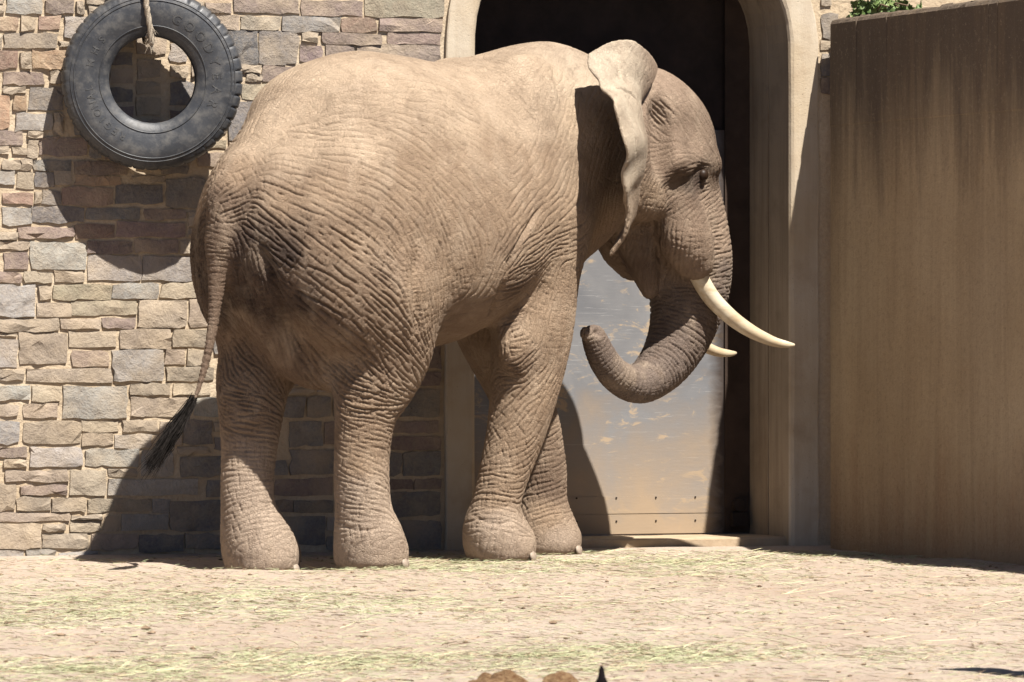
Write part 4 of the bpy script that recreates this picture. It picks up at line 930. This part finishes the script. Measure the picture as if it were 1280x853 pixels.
# ------------------------------------------------------------------ hanging tyre and its rope
M_RUBBER = None
def mat_rubber():
    m = NT('dusty_black_rubber', .52, .4); c = m.coord(); n1 = m.noise(c, 2.2, 5, .6, .5); n2 = m.noise(c, 16, 6, .65); n3 = m.noise(c, 70, 4, .7)
    col = m.mix(m.ramp(n1, [(.38, 0), (.7, 1)]), (.032, .034, .039), (.066, .069, .075))
    col = m.mix(m.ramp(n2, [(.46, 0), (.70, .5)]), col, (.16, .15, .135))
    m.color(col); rr = m.ramp(n2, [(.3, .36), (.7, .62)]); m.l(rr, m.b.inputs['Roughness'])
    m.bump(m.math('ADD', n2, m.math('MULTIPLY', n3, .4)), .35, .006); return m.m
def build_tyre():
    D = .295; c = wall_at(190, 100, D)
    t = empty('hanging_tyre', c)
    # the face is turned a little to the left of the camera
    ca = -R(15); t.rotation_euler = (R(1.5), 0, ca)          # local -y is the face normal
    rub = mat_rubber()
    # section: x = across (negative = face side), r = radius
    prof = [(.085, .272), (.10, .262), (.118, .275), (.132, .32), (.143, .38), (.146, .43), (.138, .485), (.124, .520), (.110, .534), (.04, .546),
            (-.04, .546), (-.110, .534), (-.124, .520), (-.138, .485), (-.146, .43), (-.143, .38), (-.132, .32), (-.118, .275), (-.10, .262), (-.085, .272), (-.07, .29), (-.10, .36), (-.11, .44), (-.09, .50), (0, .52), (.09, .50), (.11, .44), (.10, .36), (.07, .29)]
    V, F = [], []; N = 344; K = len(prof); w = 1.0
    for i in range(N):
        a = 2 * math.pi * i / N
        for k, (x, rad) in enumerate(prof):
            # lateral lugs: notches cut into the shoulders
            if k in (7, 8, 11, 12):
                notch = (i % 8 == 0)
                if notch:
                    worn = .25 + .75 * max(0, math.sin(a + .35)); rad -= .011 * worn; x *= 1 - .06 * worn      # the left shoulder is worn smooth
            if k in (9, 10) and i % 8 == 0: rad -= .010
            V.append((math.sin(a) * rad, x, math.cos(a) * rad))
    for i in range(N):
        for k in range(K):
            a = i * K + k; b = i * K + (k + 1) % K; c2 = ((i + 1) % N) * K + (k + 1) % K; d = ((i + 1) % N) * K + k; F.append([a, b, c2, d])
    cme = mesh_from('carcass', V, F); cme.shade_smooth(); cme.set_sharp_from_angle(angle=R(50)); o = obj('carcass', cme, rub, t)
    # ribs moulded on the face
    for rad, th in ((.322, .004), (.475, .004), (.495, .0035)):
        pts = [(math.sin(a) * rad, -(.1335 if rad < .4 else .1405 if rad < .48 else .135), math.cos(a) * rad) for a in np.linspace(0, 2 * math.pi, 97)]
        mb = MB(); mb.tube(pts, th, 6, False); mb.build('moulded_rib', rub, o, True)
    # raised lettering round the sidewall, reading clockwise
    lm = mat_simple('worn_rubber_lettering', (.05, .052, .056), (.085, .083, .08), 20, .7, .3)
    def lettering(text, a0, a1, size, rad):
        for i, ch in enumerate(text):
            Vl, Fl = [], []
            cu = bpy.data.curves.new('letter', 'FONT'); cu.body = ch; cu.size = size; cu.extrude = .0016; cu.offset = .0012; cu.align_x = 'CENTER'; cu.align_y = 'CENTER'; cu.resolution_u = 3
            tmp = bpy.data.objects.new('letter', cu); COL.objects.link(tmp); bpy.context.view_layer.update()
            me = bpy.data.meshes.new_from_object(tmp.evaluated_get(bpy.context.evaluated_depsgraph_get()))
            a = R(a0 + (a1 - a0) * i / max(1, len(text) - 1)); n = len(Vl)
            for v in me.vertices:
                q = rad + v.co.y; aa = a + v.co.x / rad
                Vl.append((math.sin(aa) * q, -float(np.interp(q, (.275, .32, .38, .43, .485), (.118, .132, .143, .146, .138))) - .0008 - v.co.z, math.cos(aa) * q))
            Fl += [[k + n for k in p.vertices] for p in me.polygons]
            bpy.data.objects.remove(tmp); bpy.data.curves.remove(cu); bpy.data.meshes.remove(me)
            obj('letter', mesh_from('letter', Vl, Fl), lm, o)
    lettering('GOODYEAR', 22, 112, .082, .385); lettering('REGIONAL', 208, 262, .062, .385); lettering('MHS', 285, 308, .062, .385)
    tag(t, 'worn black truck tyre hanging on a rope in front of the stone wall', 'tyre')
    # rope
    rp = empty('rope', c + Vector((-.03, -.16, .9))); M = Matrix.Translation(-rp.location)
    rm = mat_simple('frayed_hemp_rope', (.33, .27, .20), (.5, .43, .34), 40, .95, .1, .8)
    face = Vector((math.sin(ca), -math.cos(ca), 0)); face = Vector((-math.sin(-ca), -math.cos(ca), 0)) if False else (Matrix.Rotation(ca, 3, 'Z') @ Vector((0, -1, 0)))
    side = Matrix.Rotation(ca, 3, 'Z') @ Vector((1, 0, 0)); up = Vector((0, 0, 1))
    top = c + face * .165 + up * 2.0 - side * .04
    path = [top, c + face * .172 + up * .95 - side * .045, c + face * .176 + up * .52 - side * .045, c + face * .178 + up * .40 - side * .034, c + face * .170 + up * .30 - side * .018, c + face * .155 + up * .205 - side * .008]
    loop = [top - face * .02, c + up * .75 - face * .02 - side * .04, c - face * .16 + up * .53 - side * .045, c - face * .165 + up * .40 - side * .04, c - face * .10 + up * .25 - side * .04, c + face * .04 + up * .235 - side * .03, c + face * .152 + up * .26 - side * .03]
    for nm, P in (('hanging_end', path), ('loop', loop)):
        A = spline(np.array([(p.x, p.y, p.z, 0) for p in P], np.float32), .012)
        mb = MB()
        for s in range(3):
            pts = []
            for i, q in enumerate(A):
                ph = i * .42 + s * 2.094; tt = Vector(A[min(i + 1, len(A) - 1)][:3]) - Vector(A[max(i - 1, 0)][:3]); tt.normalize(); u = tt.orthogonal().normalized(); v = tt.cross(u)
                pts.append(M @ (Vector(q[:3]) + (side * math.cos(ph) + (tt.cross(side)).normalized() * math.sin(ph)) * .0085))
            mb.tube(pts, .0105, 6)
        ro = mb.build(nm, rm, rp, True)
        if nm == 'hanging_end': he = ro
    mb = MB(); r = np.random.default_rng(3); e = M @ path[-1]
    for k in range(70):
        j = r.integers(3); b = e + Vector((0, 0, (.0, .05, .10)[j])) + Vector(r.normal(0, .006, 3)); d = Vector((r.normal(0, .35), r.normal(0, .35), -1 if j == 0 else r.normal(-.6, .5))).normalized()
        mb.tube([b, b + d * .02, b + d * r.uniform(.03, .055) + Vector((0, 0, -.008))], [.002, .0016, .0008], 3)
    tag(mb.build('frayed_tip', rm, he), kind='stuff')
    tag(rp, 'frayed twisted rope looped through the hanging tyre', 'rope')

# ------------------------------------------------------------------ hay, pebbles, dung, added shadow post, stake
def straw_mesh(P, r, lo, hi, wd, lift):
    n = len(P); a = r.uniform(0, 2 * math.pi, n); L = r.uniform(lo, hi, n); el = np.abs(r.normal(0, lift, n))
    d = np.stack([np.cos(a) * np.cos(el), np.sin(a) * np.cos(el), np.sin(el)], 1); s = np.stack([-np.sin(a), np.cos(a), 0 * a], 1)
    b = np.stack([np.cos(a + 1.2), np.sin(a + 1.2), 0 * a], 1) * (L * r.uniform(-.12, .12, n))[:, None]
    z = np.array([0, 0, 1.0]); w = (wd * r.uniform(.6, 1.3, n))[:, None]; t = (s * .75 + z * .66) * w
    p0, p1, p2 = P, P + d * (L * .5)[:, None] + b, P + d * L[:, None]
    V = np.stack([p0 - t, p0 + t, p1 - t, p1 + t, p2 - t * .4, p2 + t * .4], 1).reshape(-1, 3)
    i = np.arange(n)[:, None] * 6; F = np.concatenate([i + [[0, 2, 3, 1]], i + [[2, 4, 5, 3]]])
    return V, F
def hay_density(px, py):
    """bands of cut green hay, in photo measures of the ground"""
    g = lambda cx, cy, sx, sy, a: a * np.exp(-((px - cx) / sx) ** 2 - ((py - cy) / sy) ** 2)
    return (g(250, 752, 330, 14, .8) + g(60, 768, 120, 9, .7) + g(420, 823, 330, 13, 1.0) + g(780, 812, 170, 12, .95) + g(100, 836, 260, 10, .9) + g(1000, 815, 160, 8, .35)
            + g(760, 700, 190, 14, .8) + g(540, 706, 120, 7, .9) + g(840, 678, 70, 6, .6) + g(1050, 690, 90, 7, .4) + g(690, 690, 60, 6, .5) + .10)
def build_hay():
    r = np.random.default_rng(21); out = []
    for name, label, N, lo, hi, wd, lift, cols in (('hay', 'pale green cut hay scattered in bands over the sandy ground', 42000, .02, .075, .0009, .12, [(.25, (.31, .36, .18)), (.5, (.43, .45, .26)), (.8, (.55, .51, .34))]),
                                              ('stalks', 'long pale hay stalks lying singly on the sandy ground', 900, .08, .20, .0016, .10, [(.3, (.50, .46, .26)), (.6, (.62, .56, .36)), (.9, (.70, .62, .44))]),
                                              ('twigs', 'short dark twigs and bark bits lying on the sandy ground', 260, .03, .11, .0030, .06, [(.3, (.09, .06, .04)), (.6, (.17, .11, .07)), (.9, (.26, .18, .12))]),
                                              ('straw', 'dry brown straw and chaff scattered over the sandy ground', 14000, .015, .07, .0011, .12, [(.3, (.20, .12, .07)), (.6, (.50, .37, .23)), (.9, (.68, .56, .38))])):
        px = r.uniform(-30, 1310, N * 6); u = r.random(N * 6)
        Zd = r.uniform(20.5, 35.2, N * 6); py = 426.5 + FPX * CAM_H / Zd
        den = hay_density(px, py) * (.35 + 1.3 * (vnoise(px, py * 3, 31, .02) + .5)) if name in ('hay', 'stalks') else .25 + .5 * hay_density(px, py)
        k = u < den * .55; px, py = px[k][:N], py[k][:N]
        G = np.array([ground_at(a, b)[:] for a, b in zip(px, py)])
        ok = (G[:, 1] < -.03) & ~((G[:, 0] > 2.05) & (G[:, 1] < -.1)); G = G[ok]
        for f in FEET:
            G = G[np.hypot(G[:, 0] - f[0], G[:, 1] - f[1]) > f[3] - .03]
        G[:, 2] = ground_h(G[:, 0], G[:, 1]) + r.uniform(.001, .010, len(G))
        V, F = straw_mesh(G, r, lo, hi, wd, lift)
        m = NT('dry_' + name, .8, .2); c = m.coord(); n = m.noise(c, 55, 2); m.color(m.ramp(n, cols))
        tag(obj(name, mesh_from(name, V, F), m.m), label, name.rstrip('s') if name in ('stalks', 'twigs') else name, kind='stuff')
    # pebbles and crumbs of dung
    V, F = [], []
    for k in range(320):
        p = ground_at(r.uniform(-20, 1300), 426.5 + FPX * CAM_H / r.uniform(20.6, 34.6))
        if p.y > -.1 or (p.x > 2 and p.y < -.1): continue
        p.z = float(ground_h(np.array([p.x]), np.array([p.y]))[0]); s = r.uniform(.004, .011) * (1.7 if r.random() < .08 else 1); n = len(V)
        for q in ((1, 0, 0), (-1, 0, 0), (0, 1, 0), (0, -1, 0), (0, 0, .8), (0, 0, -.5), (.6, .6, .4), (-.6, .5, .45), (.5, -.6, .4), (-.6, -.6, .35)):
            V.append((p.x + q[0] * s * r.uniform(.7, 1.3) * 1.4, p.y + q[1] * s * r.uniform(.7, 1.3), p.z + (q[2] + .25) * s * r.uniform(.7, 1.2)))
        F += [[n + a for a in t] for t in ((4, 6, 7), (4, 7, 9), (4, 9, 8), (4, 8, 6), (6, 2, 7), (7, 1, 9), (9, 3, 8), (8, 0, 6), (6, 0, 2), (7, 2, 1), (9, 1, 3), (8, 3, 0), (0, 5, 2), (2, 5, 1), (1, 5, 3), (3, 5, 0))]
    tag(obj('pebbles', mesh_from('pebbles', V, F), mat_simple('crumbs', (.14, .085, .05), (.36, .26, .17), 9)), 'small dark pebbles and crumbs scattered over the sandy ground', 'pebbles', kind='stuff')

def lump(name, loc, rx, ry, rz, r, mat, sub=4, rough=.12, rot=0.0):
    bm = bmesh.new(); bmesh.ops.create_icosphere(bm, subdivisions=sub, radius=1)
    ph = r.uniform(0, 6.28, (6, 3)); fr = r.uniform(1.2, 4.5, (6, 3))
    for v in bm.verts:
        c = np.array(v.co); k = 1 + rough * sum(math.sin(float(fr[i] @ c) * (1 + .5 * i) + ph[i, 0]) / (1 + .6 * i) for i in range(6)) * .5
        k += r.normal(0, rough * .10)
        v.co = Vector((c[0] * rx * k, c[1] * ry * k, max(c[2], -.75) * rz * k))
    me = bpy.data.meshes.new(name); bm.to_mesh(me); bm.free()
    o = obj(name, me, mat, None, True); o.location = loc; o.rotation_euler = (0, 0, rot); return o
def build_small():
    r = np.random.default_rng(4)
    dm = NT('fibrous_dung', .95, .1); c = dm.coord(); n1 = dm.noise(c, 9, 5); n2 = dm.noise(dm.coord(scale=(1, 1, 3)), 60, 6, .75)
    dm.color(dm.mix(dm.ramp(n2, [(.4, 0), (.62, 1)]), dm.mix(n1, (.13, .055, .025), (.24, .12, .06)), (.42, .28, .15))); dm.bump(n2, 1.0, .02)
    for px, py, rx, rz, lb in ((607, 884, .07, .066, 'smooth reddish brown dung ball lying between two fibrous ones'), (633, 888, .10, .078, 'largest fibrous brown dung ball on the sand'), (701, 890, .078, .078, 'fibrous tan dung ball beside the dark iron stake')):
        p = ground_at(px, py); o = lump('dung_ball', p + Vector((0, 0, rz * .72)), rx, rx * .95, rz, r, dm.m, 4, .16, r.uniform(0, 6)); tag(o, lb, 'dung', 'dung balls in the foreground')
    # added timber post, out of view, invented to cast a shadow into the picture
    p = ground_at(1339, 838); wm = NT('shadow_post_timber', .9, .15); c = wm.coord(scale=(1, 1, .12)); n1 = wm.noise(c, 16, 6, .65); n2 = wm.noise(c, 60, 5, .7)
    wm.color(wm.ramp(n1, [(.35, (.16, .12, .085)), (.65, (.36, .29, .21))])); wm.bump(wm.math('ADD', n1, n2), .8, .012)
    mb = MB(); N = 18; zs = (-.12, 0, .3, .6, .88, .955, .985, .99); rs = (.128, .126, .122, .120, .117, .112, .092, .001)
    ph = r.normal(0, .004, N)
    for z, q in zip(zs, rs):
        for j in range(N): a = 2 * math.pi * j / N; mb.v.append(Vector((math.cos(a) * (q + ph[j] * (q > .05)), math.sin(a) * (q + ph[j] * (q > .05)), z)))
    for k in range(len(zs) - 1):
        for j in range(N): mb.f.append([k * N + j, k * N + (j + 1) % N, (k + 1) * N + (j + 1) % N, (k + 1) * N + j])
    o = mb.build('shadow_post', wm.m, None, True); o.location = p; tag(o, 'waist high round timber post added out of view to cast a shadow', 'post')
    # short iron stake with a wire
    p = ground_at(752, 935); st = empty('iron_stake', p); mi = mat_simple('dark_iron', (.008, .006, .007), (.014, .011, .012), 20, .9, .02, .3)
    mb = MB(); mb.tube([(0, 0, -.1), (0, 0, .195), (0, 0, .21), (0, 0, .225), (0, 0, .25), (0, 0, .262)], [.016, .016, .020, .012, .008, .004], 10); mb.build('post', mi, st, True)
    d = Vector((CS, -SN, 0)); mb = MB(); mb.tube([Vector((0, 0, .19)) + d * k * .2 + Vector((0, 0, -.025 * math.sin(abs(k) * .9) - .002 * k * k)) for k in range(-4, 5)], .0016, 5); mb.build('wire', mi, st)
    tag(st, 'short dark iron stake carrying a thin wire, in front of the hay', 'stake')

def foot_world(L, z, r):
    x, y = L[-1][0] * XS * GS, L[-1][1] * GS; c, s = math.cos(EL_RZ), math.sin(EL_RZ)
    return (EL_O.x + c * x - s * y, EL_O.y + s * x + c * y, z, r)
FEET += [foot_world(LEG_RH, -.030, .2), foot_world(LEG_LH, -.072, .22), foot_world(LEG_RF, -.020, .2), foot_world(LEG_LF, -.018, .2)]
# ------------------------------------------------------------------ build
build_ground(); build_doorway(); build_wall(); build_ivy(build_yard_wall())
build_elephant(); build_tyre(); build_hay(); build_small()
